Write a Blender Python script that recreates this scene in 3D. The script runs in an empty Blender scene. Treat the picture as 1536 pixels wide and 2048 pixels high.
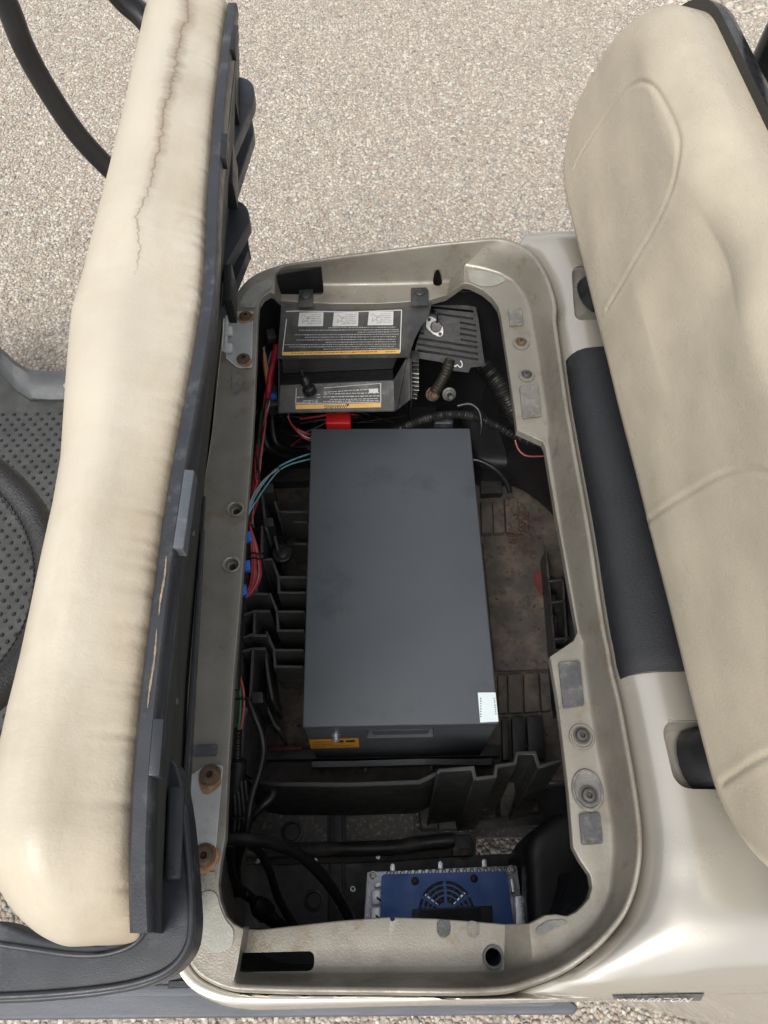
import bpy, bmesh, math, random
import numpy as np
from mathutils import Vector, Matrix

# ------------------------------------------------------------------ camera, sky, sun, exposure
scene = bpy.context.scene
COL = scene.collection
CAM = Vector((0.0, 0.0, 1.65))
FPX, PITCH, YAW = 1500.0, math.radians(29.3), math.radians(-1.38)
cam_data = bpy.data.cameras.new("camera")
cam_data.sensor_fit = 'VERTICAL'
cam_data.sensor_height = 36.0
cam_data.lens = FPX / 2048.0 * 36.0
cam_data.clip_start = 0.02
cam_data.clip_end = 500.0
cam = bpy.data.objects.new("camera", cam_data)
COL.objects.link(cam)
cam.location = CAM
cam.rotation_euler = (PITCH, 0.0, YAW)
scene.camera = cam

SUN_EL, SUN_AZ = math.radians(58), math.radians(205)
world = bpy.data.worlds.new("World")
scene.world = world
world.use_nodes = True
wn = world.node_tree.nodes
wl = world.node_tree.links
wn.clear()
w_out = wn.new('ShaderNodeOutputWorld')
w_bg = wn.new('ShaderNodeBackground')
w_sky = wn.new('ShaderNodeTexSky')
w_sky.sky_type = 'NISHITA'
w_sky.sun_disc = False
w_sky.sun_elevation = SUN_EL
w_sky.sun_rotation = SUN_AZ
w_sky.air_density = 1.0
w_sky.dust_density = 4.0
w_sky.ozone_density = 1.0
w_hs = wn.new('ShaderNodeHueSaturation')          # thin high cloud: the blue is washed out
w_hs.inputs['Saturation'].default_value = 0.27
w_hs.inputs['Value'].default_value = 1.0
w_bg.inputs['Strength'].default_value = 0.15
wl.new(w_sky.outputs[0], w_hs.inputs['Color'])
wl.new(w_hs.outputs[0], w_bg.inputs['Color'])
wl.new(w_bg.outputs[0], w_out.inputs['Surface'])

sun_data = bpy.data.lights.new("sun", 'SUN')
sun_data.energy = 1.2
sun_data.angle = math.radians(35)
sun_data.color = (1.0, 0.96, 0.9)
sun = bpy.data.objects.new("sun", sun_data)
COL.objects.link(sun)
sun_dir = Vector((math.sin(SUN_AZ) * math.cos(SUN_EL), math.cos(SUN_AZ) * math.cos(SUN_EL), math.sin(SUN_EL)))
sun.rotation_euler = sun_dir.to_track_quat('Z', 'Y').to_euler()
sun.location = (0, 0, 4)

scene.view_settings.view_transform = 'Standard'
scene.view_settings.look = 'None'
scene.view_settings.gamma = 1.0
scene.view_settings.exposure = 0.52
try:
    scene.view_settings.use_curve_mapping = False
except Exception:
    pass
scene.render.engine = 'CYCLES'
scene.cycles.max_bounces = 8
scene.cycles.diffuse_bounces = 4
scene.cycles.glossy_bounces = 4
try:
    scene.cycles.use_denoising = True
    scene.cycles.denoiser = 'OPENIMAGEDENOISE'
except Exception:
    pass

# ------------------------------------------------------------------ measuring helpers: a sight line met with a known level or wall
_cs, _sn = math.cos(PITCH), math.sin(PITCH)
_cy, _sy = math.cos(YAW), math.sin(YAW)
def ray(u, v):
    x = (u - 768.0) / FPX
    q = (1024.0 - v) / FPX
    y, z = _sn + _cs * q, -_cs + _sn * q
    return Vector((x * _cy - y * _sy, x * _sy + y * _cy, z))
def P(u, v, z):
    d = ray(u, v)
    return CAM + d * ((z - CAM.z) / d.z)
def PX(u, v, x):
    d = ray(u, v)
    return CAM + d * (x / d.x)
def PY(u, v, y):
    d = ray(u, v)
    return CAM + d * (y / d.y)
def PPL(u, v, o, n):
    d = ray(u, v)
    return CAM + d * ((o - CAM).dot(n) / d.dot(n))

# ------------------------------------------------------------------ materials
MATS = {}
def mat(name, col, rough=0.5, metal=0.0, var=0.18, vscale=9.0, bump=0.0, bscale=250.0, dirt=None, damt=0.5, dscale=6.0,
        coat=0.0, spec=0.5, stretch=(1, 1, 1), dirt2=None, d2amt=0.3, d2scale=40.0, bdist=0.002, rvar=0.12):
    if name in MATS:
        return MATS[name]
    m = bpy.data.materials.new(name)
    m.use_nodes = True
    nt = m.node_tree
    N, L = nt.nodes, nt.links
    b = N['Principled BSDF']
    tc = N.new('ShaderNodeTexCoord')
    mp = N.new('ShaderNodeMapping')
    mp.inputs['Scale'].default_value = stretch
    L.new(tc.outputs['Object'], mp.inputs['Vector'])
    def noise(sc, det=5.0, rg=0.6):
        n = N.new('ShaderNodeTexNoise')
        n.inputs['Scale'].default_value = sc
        n.inputs['Detail'].default_value = det
        n.inputs['Roughness'].default_value = rg
        L.new(mp.outputs[0], n.inputs['Vector'])
        return n.outputs['Fac']
    def ramp(src, lo, hi, a=0.0, c=1.0):
        r = N.new('ShaderNodeMapRange')
        r.inputs[1].default_value = lo
        r.inputs[2].default_value = hi
        r.inputs[3].default_value = a
        r.inputs[4].default_value = c
        L.new(src, r.inputs[0])
        return r.outputs[0]
    def mix(f, a, c):
        x = N.new('ShaderNodeMix')
        x.data_type = 'RGBA'
        L.new(f, x.inputs[0])
        for s, i in ((a, 6), (c, 7)):
            if isinstance(s, tuple):
                x.inputs[i].default_value = (s[0], s[1], s[2], 1)
            else:
                L.new(s, x.inputs[i])
        return x.outputs[2]
    lo = tuple(max(0, c * (1 - var)) for c in col)
    hi = tuple(min(1, c * (1 + var)) for c in col)
    f1 = noise(vscale)
    c = mix(ramp(f1, 0.32, 0.68), lo, hi)
    rr = ramp(noise(vscale * 3.1), 0.3, 0.7, max(0.03, rough - rvar), min(1, rough + rvar))
    if dirt:
        f2 = ramp(noise(dscale, 8.0, 0.68), 0.62 - 0.3 * damt, 0.78 - 0.2 * damt, 0, min(1, 0.35 + damt))
        c = mix(f2, c, dirt)
        rmx = N.new('ShaderNodeMix')
        L.new(f2, rmx.inputs[0])
        L.new(rr, rmx.inputs[2])
        rmx.inputs[3].default_value = 0.85
        rr = rmx.outputs[0]
    if dirt2:
        f3 = ramp(noise(d2scale, 6.0, 0.7), 0.66 - 0.3 * d2amt, 0.72 - 0.2 * d2amt, 0, 0.8)
        c = mix(f3, c, dirt2)
    L.new(c, b.inputs['Base Color'])
    L.new(rr, b.inputs['Roughness'])
    b.inputs['Metallic'].default_value = metal
    b.inputs['Specular IOR Level'].default_value = spec
    b.inputs['Coat Weight'].default_value = coat
    b.inputs['Coat Roughness'].default_value = 0.06
    if bump > 0:
        bm_ = N.new('ShaderNodeBump')
        bm_.inputs['Strength'].default_value = bump
        bm_.inputs['Distance'].default_value = bdist
        L.new(noise(bscale, 4.0), bm_.inputs['Height'])
        L.new(bm_.outputs[0], b.inputs['Normal'])
    MATS[name] = m
    return m

M_PAN = mat('pan_paint', (0.265, 0.247, 0.208), 0.36, 0.40, 0.14, 6, 0.2, 500, dirt=(0.135, 0.115, 0.085), damt=0.40, dscale=8, dirt2=(0.21, 0.17, 0.115), d2amt=0.30, d2scale=22)
M_BODY = mat('champagne_paint', (0.44, 0.415, 0.36), 0.24, 0.5, 0.04, 4, 0.03, 900, coat=0.9, rvar=0.05)
M_NAVY = mat('blue_black_plastic', (0.029, 0.032, 0.038), 0.38, 0, 0.2, 14, 0.10, 700, dirt=(0.12, 0.125, 0.13), damt=0.22, dscale=30)
M_PANEL = mat('blue_black_vinyl', (0.014, 0.0155, 0.019), 0.42, 0, 0.15, 10, 0.9, 800, dirt=(0.04, 0.042, 0.045), damt=0.2, dscale=20, bdist=0.0015)
M_SKIRT = mat('faded_blue_plastic', (0.085, 0.094, 0.108), 0.45, 0, 0.15, 10, 0.3, 600, dirt=(0.16, 0.165, 0.17), damt=0.3, dscale=25, stretch=(0.4, 2, 2))
M_BLACK = mat('black_plastic', (0.014, 0.014, 0.015), 0.45, 0, 0.25, 20, 0.2, 500)
M_BLACKD = mat('dusty_black_plastic', (0.030, 0.031, 0.031), 0.45, 0, 0.3, 20, 0.25, 400, dirt=(0.12, 0.11, 0.094), damt=0.42, dscale=14)
M_TRAY = mat('tray_plastic', (0.030, 0.030, 0.029), 0.42, 0, 0.3, 18, 0.25, 400, dirt=(0.06, 0.054, 0.046), damt=0.34, dscale=22)
M_RIB = mat('tray_rib_plastic', (0.085, 0.085, 0.083), 0.4, 0, 0.25, 18, 0.2, 400, dirt=(0.10, 0.09, 0.075), damt=0.35, dscale=30)
M_LIP = mat('dark_tray_lip', (0.019, 0.019, 0.019), 0.5, 0, 0.3, 18, 0.25, 400, dirt=(0.04, 0.037, 0.032), damt=0.3, dscale=24)
M_FLOORD = mat('muddy_tray_floor', (0.072, 0.063, 0.055), 0.75, 0, 0.3, 14, 0.35, 220, dirt=(0.175, 0.137, 0.106), damt=0.48, dscale=16, dirt2=(0.04, 0.036, 0.033), d2amt=0.35, d2scale=30, bdist=0.004)
M_DUST = mat('speckled_dusty_steel', (0.11, 0.103, 0.094), 0.7, 0, 0.2, 14, 0.3, 300, dirt2=(0.33, 0.29, 0.235), d2amt=0.42, d2scale=120, dirt=(0.14, 0.125, 0.105), damt=0.3, dscale=12)
M_BATT = mat('charcoal_powder_coat', (0.070, 0.078, 0.088), 0.40, 0, 0.06, 6, 0.3, 1400, dirt=(0.09, 0.096, 0.102), damt=0.14, dscale=9, spec=0.5, bdist=0.0006, rvar=0.10, dirt2=(0.052, 0.058, 0.067), d2amt=0.30, d2scale=6)
M_VINYL = mat('beige_vinyl', (0.60, 0.53, 0.405), 0.50, 0, 0.07, 5, 0.22, 650, dirt=(0.47, 0.41, 0.31), damt=0.12, dscale=9)
M_VINYLB = mat('beige_vinyl_back', (0.455, 0.40, 0.305), 0.34, 0, 0.10, 12, 0.3, 480, stretch=(1, 0.7, 1.4))
M_BOARD = mat('green_black_board', (0.034, 0.036, 0.03), 0.62, 0, 0.3, 12, 0.4, 300, dirt=(0.12, 0.115, 0.095), damt=0.15, dscale=34, stretch=(3, 0.5, 1.5))
M_STEEL = mat('bare_steel', (0.50, 0.50, 0.485), 0.45, 0.35, 0.14, 12, 0.15, 400, dirt=(0.30, 0.20, 0.13), damt=0.16, dscale=18)
M_RUST = mat('rusty_steel', (0.115, 0.072, 0.048), 0.75, 0.35, 0.35, 60, 0.5, 500, dirt=(0.20, 0.15, 0.11), damt=0.4, dscale=90)
M_RUSTST = mat('rust_stain', (0.25, 0.115, 0.045), 0.8, 0, 0.45, 60, 0, 100, dirt=(0.38, 0.30, 0.21), damt=0.6, dscale=70)
M_BOLTD = mat('dull_bolt', (0.09, 0.088, 0.085), 0.5, 0.6, 0.3, 60, 0.2, 500, dirt=(0.17, 0.14, 0.10), damt=0.3, dscale=80)
M_ZINC = mat('zinc', (0.46, 0.45, 0.42), 0.35, 0.85, 0.25, 70, 0.2, 400, dirt=(0.16, 0.13, 0.10), damt=0.25, dscale=60)
M_GOLD = mat('yellow_zinc', (0.42, 0.33, 0.16), 0.4, 0.8, 0.3, 60)
M_ALU = mat('cast_aluminium', (0.58, 0.59, 0.61), 0.34, 0.85, 0.08, 30, 0.15, 600)
M_BLUE = mat('blue_plate', (0.022, 0.10, 0.34), 0.36, 0.1, 0.06, 10, 0.08, 900, dirt=(0.05, 0.09, 0.17), damt=0.10, dscale=40)
M_RED = mat('red_plastic', (0.62, 0.018, 0.022), 0.42, 0, 0.08, 20)
M_ORANGE = mat('orange_label', (0.62, 0.28, 0.025), 0.5, 0, 0.1, 30)
M_YELLOW = mat('amber_label', (0.70, 0.40, 0.09), 0.5, 0, 0.08, 30)
M_WHITE = mat('white_print', (0.55, 0.55, 0.53), 0.5, 0, 0.06, 40)
M_GREYP = mat('grey_print', (0.16, 0.16, 0.155), 0.6, 0, 0.3, 60)
M_INK = mat('black_print', (0.02, 0.02, 0.02), 0.6, 0, 0.1, 40)
M_LABELBG = mat('dark_label', (0.035, 0.037, 0.04), 0.42, 0, 0.15, 20, dirt=(0.11, 0.10, 0.085), damt=0.3, dscale=26)
M_CYAN = mat('pale_sticker', (0.70, 0.80, 0.80), 0.5, 0, 0.03, 30)
M_INKG = mat('grey_ink', (0.16, 0.22, 0.24), 0.6, 0, 0.1, 40)
M_RUBBER = mat('black_cable_sheath', (0.012, 0.012, 0.013), 0.38, 0, 0.2, 30, 0.1, 300)
M_CORR = mat('black_conduit', (0.014, 0.014, 0.014), 0.42, 0, 0.3, 30, dirt=(0.05, 0.045, 0.036), damt=0.35, dscale=40)
M_WRED = mat('red_wire', (0.40, 0.022, 0.035), 0.42, 0, 0.25, 40)
M_WPINK = mat('pale_red_wire', (0.40, 0.10, 0.085), 0.42, 0, 0.1, 40)
M_WBLUE = mat('pale_blue_wire', (0.16, 0.37, 0.44), 0.42, 0, 0.1, 40)
M_WGREY = mat('grey_wire', (0.33, 0.33, 0.32), 0.45, 0, 0.1, 40)
M_WGREEN = mat('green_wire', (0.05, 0.17, 0.085), 0.45, 0, 0.1, 40)
M_CONN = mat('blue_connector', (0.02, 0.14, 0.55), 0.4, 0, 0.1, 40)
M_FOAM = mat('worn_foam_pad', (0.135, 0.133, 0.125), 0.85, 0, 0.25, 40, 0.5, 500, dirt=(0.26, 0.23, 0.18), damt=0.45, dscale=55)
M_FOAMD = mat('dark_foam_pad', (0.07, 0.072, 0.077), 0.85, 0, 0.3, 40, 0.6, 500, dirt=(0.20, 0.18, 0.145), damt=0.42, dscale=70)
M_CORNER = mat('scuffed_grey_patch', (0.29, 0.285, 0.25), 0.45, 0.2, 0.2, 22, 0.2, 300, dirt=(0.075, 0.095, 0.082), damt=0.30, dscale=26, dirt2=(0.33, 0.30, 0.24), d2amt=0.35, d2scale=40)
M_TEAR = mat('torn_foam', (0.25, 0.19, 0.125), 0.9, 0, 0.25, 60, 0.4, 300)
M_LEATHER = mat('black_grip', (0.016, 0.016, 0.017), 0.40, 0, 0.2, 40, 0.7, 420, bdist=0.002)
M_MAT = mat('rubber_mat', (0.055, 0.057, 0.054), 0.62, 0, 0.25, 16, 0.6, 420, dirt=(0.12, 0.115, 0.10), damt=0.3, dscale=12)
M_STUD = mat('mat_stud_rubber', (0.018, 0.018, 0.018), 0.45, 0, 0.2, 30)
M_EDGE = mat('grey_floor_plastic', (0.075, 0.08, 0.082), 0.5, 0, 0.2, 12, 0.3, 400, dirt=(0.15, 0.14, 0.125), damt=0.25, dscale=20)
M_GLOSSB = mat('glossy_black', (0.01, 0.01, 0.011), 0.22, 0, 0.1, 20)
M_CHALK = mat('white_paint_pen', (0.65, 0.65, 0.66), 0.7, 0, 0.1, 60)
M_REDP = mat('faded_red_paint', (0.12, 0.024, 0.027), 0.75, 0, 0.35, 40, 0.2, 200, dirt=(0.05, 0.035, 0.03), damt=0.5, dscale=30)

# ------------------------------------------------------------------ mesh helpers
ORIGIN = {}
def attach(o, parent):
    if parent is not None:
        o.parent = parent
        L0 = ORIGIN.get(parent.name)
        if L0 is not None:
            o.matrix_parent_inverse = Matrix.Translation(-L0)
def empty(name, loc, label=None, cat=None, group=None, parent=None):
    o = bpy.data.objects.new(name, None)
    o.empty_display_size = 0.05
    COL.objects.link(o)
    o.location = loc
    attach(o, parent)
    ORIGIN[o.name] = Vector(loc)
    tag(o, label, cat, group)
    return o
def tag(o, label=None, cat=None, group=None, kind=None):
    if label: o['label'] = label
    if cat: o['category'] = cat
    if group: o['group'] = group
    if kind: o['kind'] = kind
    return o
def link(name, me, m, parent=None, smooth=35):
    o = bpy.data.objects.new(name, me)
    COL.objects.link(o)
    if m is not None and len(me.materials) == 0:
        me.materials.append(m)
    if smooth:
        me.polygons.foreach_set('use_smooth', [True] * len(me.polygons))
        me.set_sharp_from_angle(angle=math.radians(smooth))
    attach(o, parent)
    return o
def raw(name, verts, faces, m, parent=None, smooth=35):
    me = bpy.data.meshes.new(name)
    me.from_pydata([tuple(v) for v in verts], [], faces)
    me.update()
    return link(name, me, m, parent, smooth)
def from_bm(name, bm, m, parent=None, smooth=35):
    bmesh.ops.recalc_face_normals(bm, faces=bm.faces)
    me = bpy.data.meshes.new(name)
    bm.to_mesh(me)
    bm.free()
    return link(name, me, m, parent, smooth)
def bevel(bm, w, seg=2, ang=30):
    if w <= 0: return
    ed = [e for e in bm.edges if len(e.link_faces) == 2 and e.calc_face_angle(0) > math.radians(ang)]
    bmesh.ops.bevel(bm, geom=ed, offset=w, segments=seg, affect='EDGES', profile=0.6, clamp_overlap=True)
def prism(name, pts, vec, m, parent=None, bev=0.0, seg=2, smooth=35):
    """closed outline (3-D points) pushed along vec"""
    bm = bmesh.new()
    vec = Vector(vec)
    a = [bm.verts.new(Vector(p)) for p in pts]
    c = [bm.verts.new(Vector(p) + vec) for p in pts]
    n = len(pts)
    bm.faces.new(a[::-1])
    bm.faces.new(c)
    for i in range(n):
        bm.faces.new((a[i], a[(i + 1) % n], c[(i + 1) % n], c[i]))
    bmesh.ops.recalc_face_normals(bm, faces=bm.faces)
    bevel(bm, bev, seg)
    return from_bm(name, bm, m, parent, smooth)
def box(name, c, s, m, parent=None, bev=0.002, rot=(0, 0, 0), seg=2):
    bm = bmesh.new()
    bmesh.ops.create_cube(bm, size=1.0)
    bmesh.ops.scale(bm, vec=s, verts=bm.verts)
    bevel(bm, bev, seg)
    R = (Matrix.Rotation(rot[2], 3, 'Z') @ Matrix.Rotation(rot[1], 3, 'Y') @ Matrix.Rotation(rot[0], 3, 'X'))
    for v in bm.verts:
        v.co = R @ v.co + Vector(c)
    return from_bm(name, bm, m, parent)
def slab(name, px, ztop, zbot, m, parent=None, bev=0.002, seg=2):
    return prism(name, [P(u, v, ztop) for u, v in px], (0, 0, zbot - ztop), m, parent, bev, seg)
def rounded(pts, r, n=5):
    """round the corners of a 3-D outline"""
    out = []
    k = len(pts)
    for i in range(k):
        p0, p1, p2 = Vector(pts[i - 1]), Vector(pts[i]), Vector(pts[(i + 1) % k])
        a, b = (p0 - p1), (p2 - p1)
        rr = min(r, a.length * 0.48, b.length * 0.48)
        s, e = p1 + a.normalized() * rr, p1 + b.normalized() * rr
        for j in range(n + 1):
            t = j / n
            out.append(s * (1 - t) ** 2 + p1 * 2 * t * (1 - t) + e * t * t)
    return out
def spline(pts, sub=6, closed=False):
    pts = [Vector(p) for p in pts]
    n = len(pts)
    out = []
    rng = range(n if closed else n - 1)
    for i in rng:
        if closed:
            p0, p1, p2, p3 = pts[i - 1], pts[i], pts[(i + 1) % n], pts[(i + 2) % n]
        else:
            p0, p1, p2, p3 = pts[max(i - 1, 0)], pts[i], pts[i + 1], pts[min(i + 2, n - 1)]
        for j in range(sub):
            t = j / sub
            out.append(0.5 * ((2 * p1) + (p2 - p0) * t + (2 * p0 - 5 * p1 + 4 * p2 - p3) * t * t + (3 * p1 - p0 - 3 * p2 + p3) * t ** 3))
    if not closed:
        out.append(pts[-1])
    return out
def tube(name, pts, r, m, parent=None, n=10, sub=6, closed=False, flat=1.0, up=None, radii=None, ridge=None, smooth=60):
    """swept round (or flattened) section; ridge=(pitch, depth) gives a corrugated conduit"""
    path = spline(pts, sub, closed) if sub > 0 else [Vector(p) for p in pts]
    if ridge:
        dens, acc = [path[0]], 0.0
        step = ridge[0] / 4
        for a, b in zip(path[:-1], path[1:]):
            k = max(1, int((b - a).length / step))
            dens += [a.lerp(b, (j + 1) / k) for j in range(k)]
        path = dens
    K = len(path)
    verts, faces = [], []
    nrm = None
    dist = 0.0
    for i, p in enumerate(path):
        a = path[i - 1] if (i > 0 or closed) else p
        b = path[(i + 1) % K] if (i < K - 1 or closed) else p
        t = (b - a).normalized()
        if up is not None:
            nrm = Vector(up)
        elif nrm is None:
            nrm = Vector((0, 0, 1)) if abs(t.z) < 0.9 else Vector((1, 0, 0))
        nrm = (nrm - t * nrm.dot(t)).normalized()
        bi = t.cross(nrm)
        if i > 0: dist += (p - path[i - 1]).length
        rr = r
        if radii is not None:
            q = i / max(1, K - 1) * (len(radii) - 1)
            j = min(int(q), len(radii) - 2)
            rr = radii[j] + (radii[j + 1] - radii[j]) * (q - j)
        if ridge:
            rr = rr - ridge[1] * (0.5 - 0.5 * math.cos(2 * math.pi * dist / ridge[0]))
        for k in range(n):
            an = 2 * math.pi * k / n
            verts.append(p + nrm * (math.cos(an) * rr * flat) + bi * (math.sin(an) * rr))
    for i in range(K if closed else K - 1):
        for k in range(n):
            i2 = (i + 1) % K
            faces.append((i * n + k, i * n + (k + 1) % n, i2 * n + (k + 1) % n, i2 * n + k))
    if not closed:
        faces.append(tuple(range(n))[::-1])
        faces.append(tuple((K - 1) * n + k for k in range(n)))
    return raw(name, verts, faces, m, parent, smooth)
def basis(normal, up=(0, 1, 0)):
    n = Vector(normal).normalized()
    u = Vector(up)
    if abs(u.normalized().dot(n)) > 0.98: u = Vector((1, 0, 0))
    y = (u - n * u.dot(n)).normalized()
    x = y.cross(n)
    return Matrix((x, y, n)).transposed()
def lathe(name, prof, loc, normal, m, parent=None, n=20, smooth=35, squash=1.0, cap=True):
    B = basis(normal)
    loc = Vector(loc)
    verts, faces = [], []
    for r, h in prof:
        for k in range(n):
            a = 2 * math.pi * k / n
            verts.append(loc + B @ Vector((math.cos(a) * r, math.sin(a) * r * squash, h)))
    K = len(prof)
    for i in range(K - 1):
        for k in range(n):
            faces.append((i * n + k, i * n + (k + 1) % n, (i + 1) * n + (k + 1) % n, (i + 1) * n + k))
    if cap:
        faces.append(tuple(range(n))[::-1])
        faces.append(tuple((K - 1) * n + k for k in range(n)))
    return raw(name, verts, faces, m, parent, smooth)
def loft(name, rows, m, parent=None, close_rows=False, close_cols=False, smooth=40, caps=False):
    R, C = len(rows), len(rows[0])
    verts = [p for r in rows for p in r]
    faces = []
    for i in range(R if close_rows else R - 1):
        for j in range(C if close_cols else C - 1):
            i2, j2 = (i + 1) % R, (j + 1) % C
            faces.append((i * C + j, i * C + j2, i2 * C + j2, i2 * C + j))
    if caps:
        faces.append(tuple(range(C))[::-1])
        faces.append(tuple((R - 1) * C + k for k in range(C)))
    return raw(name, verts, faces, m, parent, smooth)
def bake(o):
    """apply the modifiers of o"""
    dg = bpy.context.evaluated_depsgraph_get()
    me = bpy.data.meshes.new_from_object(o.evaluated_get(dg))
    old = o.data
    o.modifiers.clear()
    o.data = me
    me.name = o.name
    if old.users == 0: bpy.data.meshes.remove(old)
    me.polygons.foreach_set('use_smooth', [True] * len(me.polygons))
    me.set_sharp_from_angle(angle=math.radians(38))
    return o
def cut(o, cutters, tol=False):
    bm = bmesh.new()
    bm.from_mesh(o.data)
    bmesh.ops.recalc_face_normals(bm, faces=bm.faces)
    bm.to_mesh(o.data)
    bm.free()
    for c in cutters:
        md = o.modifiers.new('cut', 'BOOLEAN')
        md.operation = 'DIFFERENCE'
        md.solver = 'MANIFOLD'
        md.object = c
    bpy.context.view_layer.update()
    bake(o)
    for c in cutters:
        me = c.data
        bpy.data.objects.remove(c)
        bpy.data.meshes.remove(me)
def bolt(name, loc, normal, r, m, parent=None, socket=True, h=0.45, collar=True):
    """button head with a washer flange and a real socket"""
    pr = []
    if collar: pr += [(r * 1.25, 0), (r * 1.25, r * 0.12), (r * 0.98, r * 0.16)]
    else: pr += [(r, 0)]
    pr += [(r * 0.96, r * h * 0.7), (r * 0.78, r * h + r * 0.12), (r * 0.44, r * h + r * 0.18)]
    if socket: pr += [(r * 0.40, r * h + r * 0.16), (r * 0.36, r * 0.1)]
    return lathe(name, pr, loc, normal, m, parent, 18)
def hexbolt(name, loc, normal, r, m, parent=None):
    o = lathe(name, [(r * 1.3, 0), (r * 1.3, r * 0.15), (r * 1.0, r * 0.16), (r * 1.0, r * 0.6), (r * 0.85, r * 0.72)], loc, normal, m, parent, 6, 20)
    return o
def text_obj(name, s, org, xdir, ydir, size, m, parent=None, depth=0.0003, sx=1.0, shear=0.0, bold=0.0):
    cu = bpy.data.curves.new(name, 'FONT')
    cu.body = s
    cu.size = 1.0
    cu.extrude = 0.0
    cu.resolution_u = 3
    cu.shear = shear
    cu.offset = bold
    cu.align_x = 'CENTER'
    cu.align_y = 'CENTER'
    t = bpy.data.objects.new(name, cu)
    COL.objects.link(t)
    bpy.context.view_layer.update()
    me = bpy.data.meshes.new_from_object(t.evaluated_get(bpy.context.evaluated_depsgraph_get()))
    bpy.data.objects.remove(t)
    bpy.data.curves.remove(cu)
    xd, yd = Vector(xdir).normalized(), Vector(ydir).normalized()
    nd = xd.cross(yd).normalized()
    for v in me.vertices:
        v.co = Vector(org) + xd * v.co.x * size * sx + yd * v.co.y * size + nd * depth
    me.materials.clear()
    return link(name, me, m, parent, None)
def strips(name, rects, org, xdir, ydir, m, parent=None, depth=0.0003):
    """flat printed marks: rects (x0,y0,x1,y1) on a plane"""
    xd, yd = Vector(xdir).normalized(), Vector(ydir).normalized()
    nd = xd.cross(yd).normalized()
    V, Fc = [], []
    for x0, y0, x1, y1 in rects:
        b = len(V)
        for x, y in ((x0, y0), (x1, y0), (x1, y1), (x0, y1)):
            V.append(Vector(org) + xd * x + yd * y + nd * depth)
        Fc.append((b, b + 1, b + 2, b + 3))
    return raw(name, V, Fc, m, parent, None)
rnd = random.Random(7)
def print_lines(x0, x1, ys, h, rr, word=(0.006, 0.02), gap=0.0022):
    """rows of illegible fine print as word-sized dashes"""
    out = []
    for y in ys:
        a, b = x0 + rr.uniform(0, 0.15) * (x1 - x0), x1
        x = a
        while x < b:
            w = rr.uniform(*word)
            out.append((x, y, min(b, x + w), y + h * rr.uniform(0.75, 1.0)))
            x += w + gap
    return out

# ------------------------------------------------------------------ ground: pale chip-seal road
def stone_colours(N, L, src):
    r = N.new('ShaderNodeValToRGB')
    cr = r.color_ramp
    cr.interpolation = 'CONSTANT'
    cols = [(0.00, (0.393, 0.338, 0.275)), (0.16, (0.475, 0.426, 0.356)), (0.32, (0.356, 0.316, 0.270)), (0.44, (0.420, 0.348, 0.284)), (0.55, (0.503, 0.463, 0.392)),
            (0.66, (0.310, 0.289, 0.257)), (0.74, (0.411, 0.376, 0.328)), (0.82, (0.549, 0.512, 0.446)), (0.93, (0.229, 0.213, 0.193)), (0.96, (0.384, 0.289, 0.225))]
    while len(cr.elements) < len(cols):
        cr.elements.new(0.5)
    for e, (p, c) in zip(cr.elements, cols):
        e.position = p
        e.color = (*c, 1)
    L.new(src, r.inputs[0])
    return r.outputs[0]
def ground_materials():
    m = bpy.data.materials.new('chip_seal_stones')
    m.use_nodes = True
    N, L = m.node_tree.nodes, m.node_tree.links
    b = N['Principled BSDF']
    g = N.new('ShaderNodeNewGeometry')
    c = stone_colours(N, L, g.outputs['Random Per Island'])
    tc = N.new('ShaderNodeTexCoord')
    nz = N.new('ShaderNodeTexNoise')
    nz.inputs['Scale'].default_value = 130
    nz.inputs['Detail'].default_value = 5
    L.new(tc.outputs['Object'], nz.inputs['Vector'])
    hs = N.new('ShaderNodeHueSaturation')
    mr = N.new('ShaderNodeMapRange')
    mr.inputs[1].default_value, mr.inputs[2].default_value = 0.3, 0.7
    mr.inputs[3].default_value, mr.inputs[4].default_value = 0.78, 1.2
    L.new(nz.outputs['Fac'], mr.inputs[0])
    L.new(c, hs.inputs['Color'])
    L.new(mr.outputs[0], hs.inputs['Value'])
    L.new(hs.outputs[0], b.inputs['Base Color'])
    b.inputs['Roughness'].default_value = 0.75
    s = bpy.data.materials.new('chip_seal_road')
    s.use_nodes = True
    N, L = s.node_tree.nodes, s.node_tree.links
    b = N['Principled BSDF']
    tc = N.new('ShaderNodeTexCoord')
    vo = N.new('ShaderNodeTexVoronoi')
    vo.inputs['Scale'].default_value = 108
    L.new(tc.outputs['Object'], vo.inputs['Vector'])
    sp = N.new('ShaderNodeSeparateColor')
    L.new(vo.outputs['Color'], sp.inputs[0])
    c = stone_colours(N, L, sp.outputs[0])
    edge = N.new('ShaderNodeMapRange')
    edge.inputs[1].default_value, edge.inputs[2].default_value = 0.35, 0.75
    L.new(vo.outputs['Distance'], edge.inputs[0])
    mx = N.new('ShaderNodeMix')
    mx.data_type = 'RGBA'
    L.new(edge.outputs[0], mx.inputs[0])
    L.new(c, mx.inputs[6])
    mx.inputs[7].default_value = (0.30, 0.255, 0.21, 1)
    L.new(mx.outputs[2], b.inputs['Base Color'])
    b.inputs['Roughness'].default_value = 0.85
    bp = N.new('ShaderNodeBump')
    bp.inputs['Strength'].default_value = 0.9
    bp.inputs['Distance'].default_value = 0.006
    bp.invert = True
    L.new(vo.outputs['Distance'], bp.inputs['Height'])
    L.new(bp.outputs[0], b.inputs['Normal'])
    return m, s
M_STONE, M_ROAD = ground_materials()
ground = raw('ground', [(-40, -40, 0), (40, -40, 0), (40, 40, 0), (-40, 40, 0)], [(0, 1, 2, 3)], M_ROAD, None, None)
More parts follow.
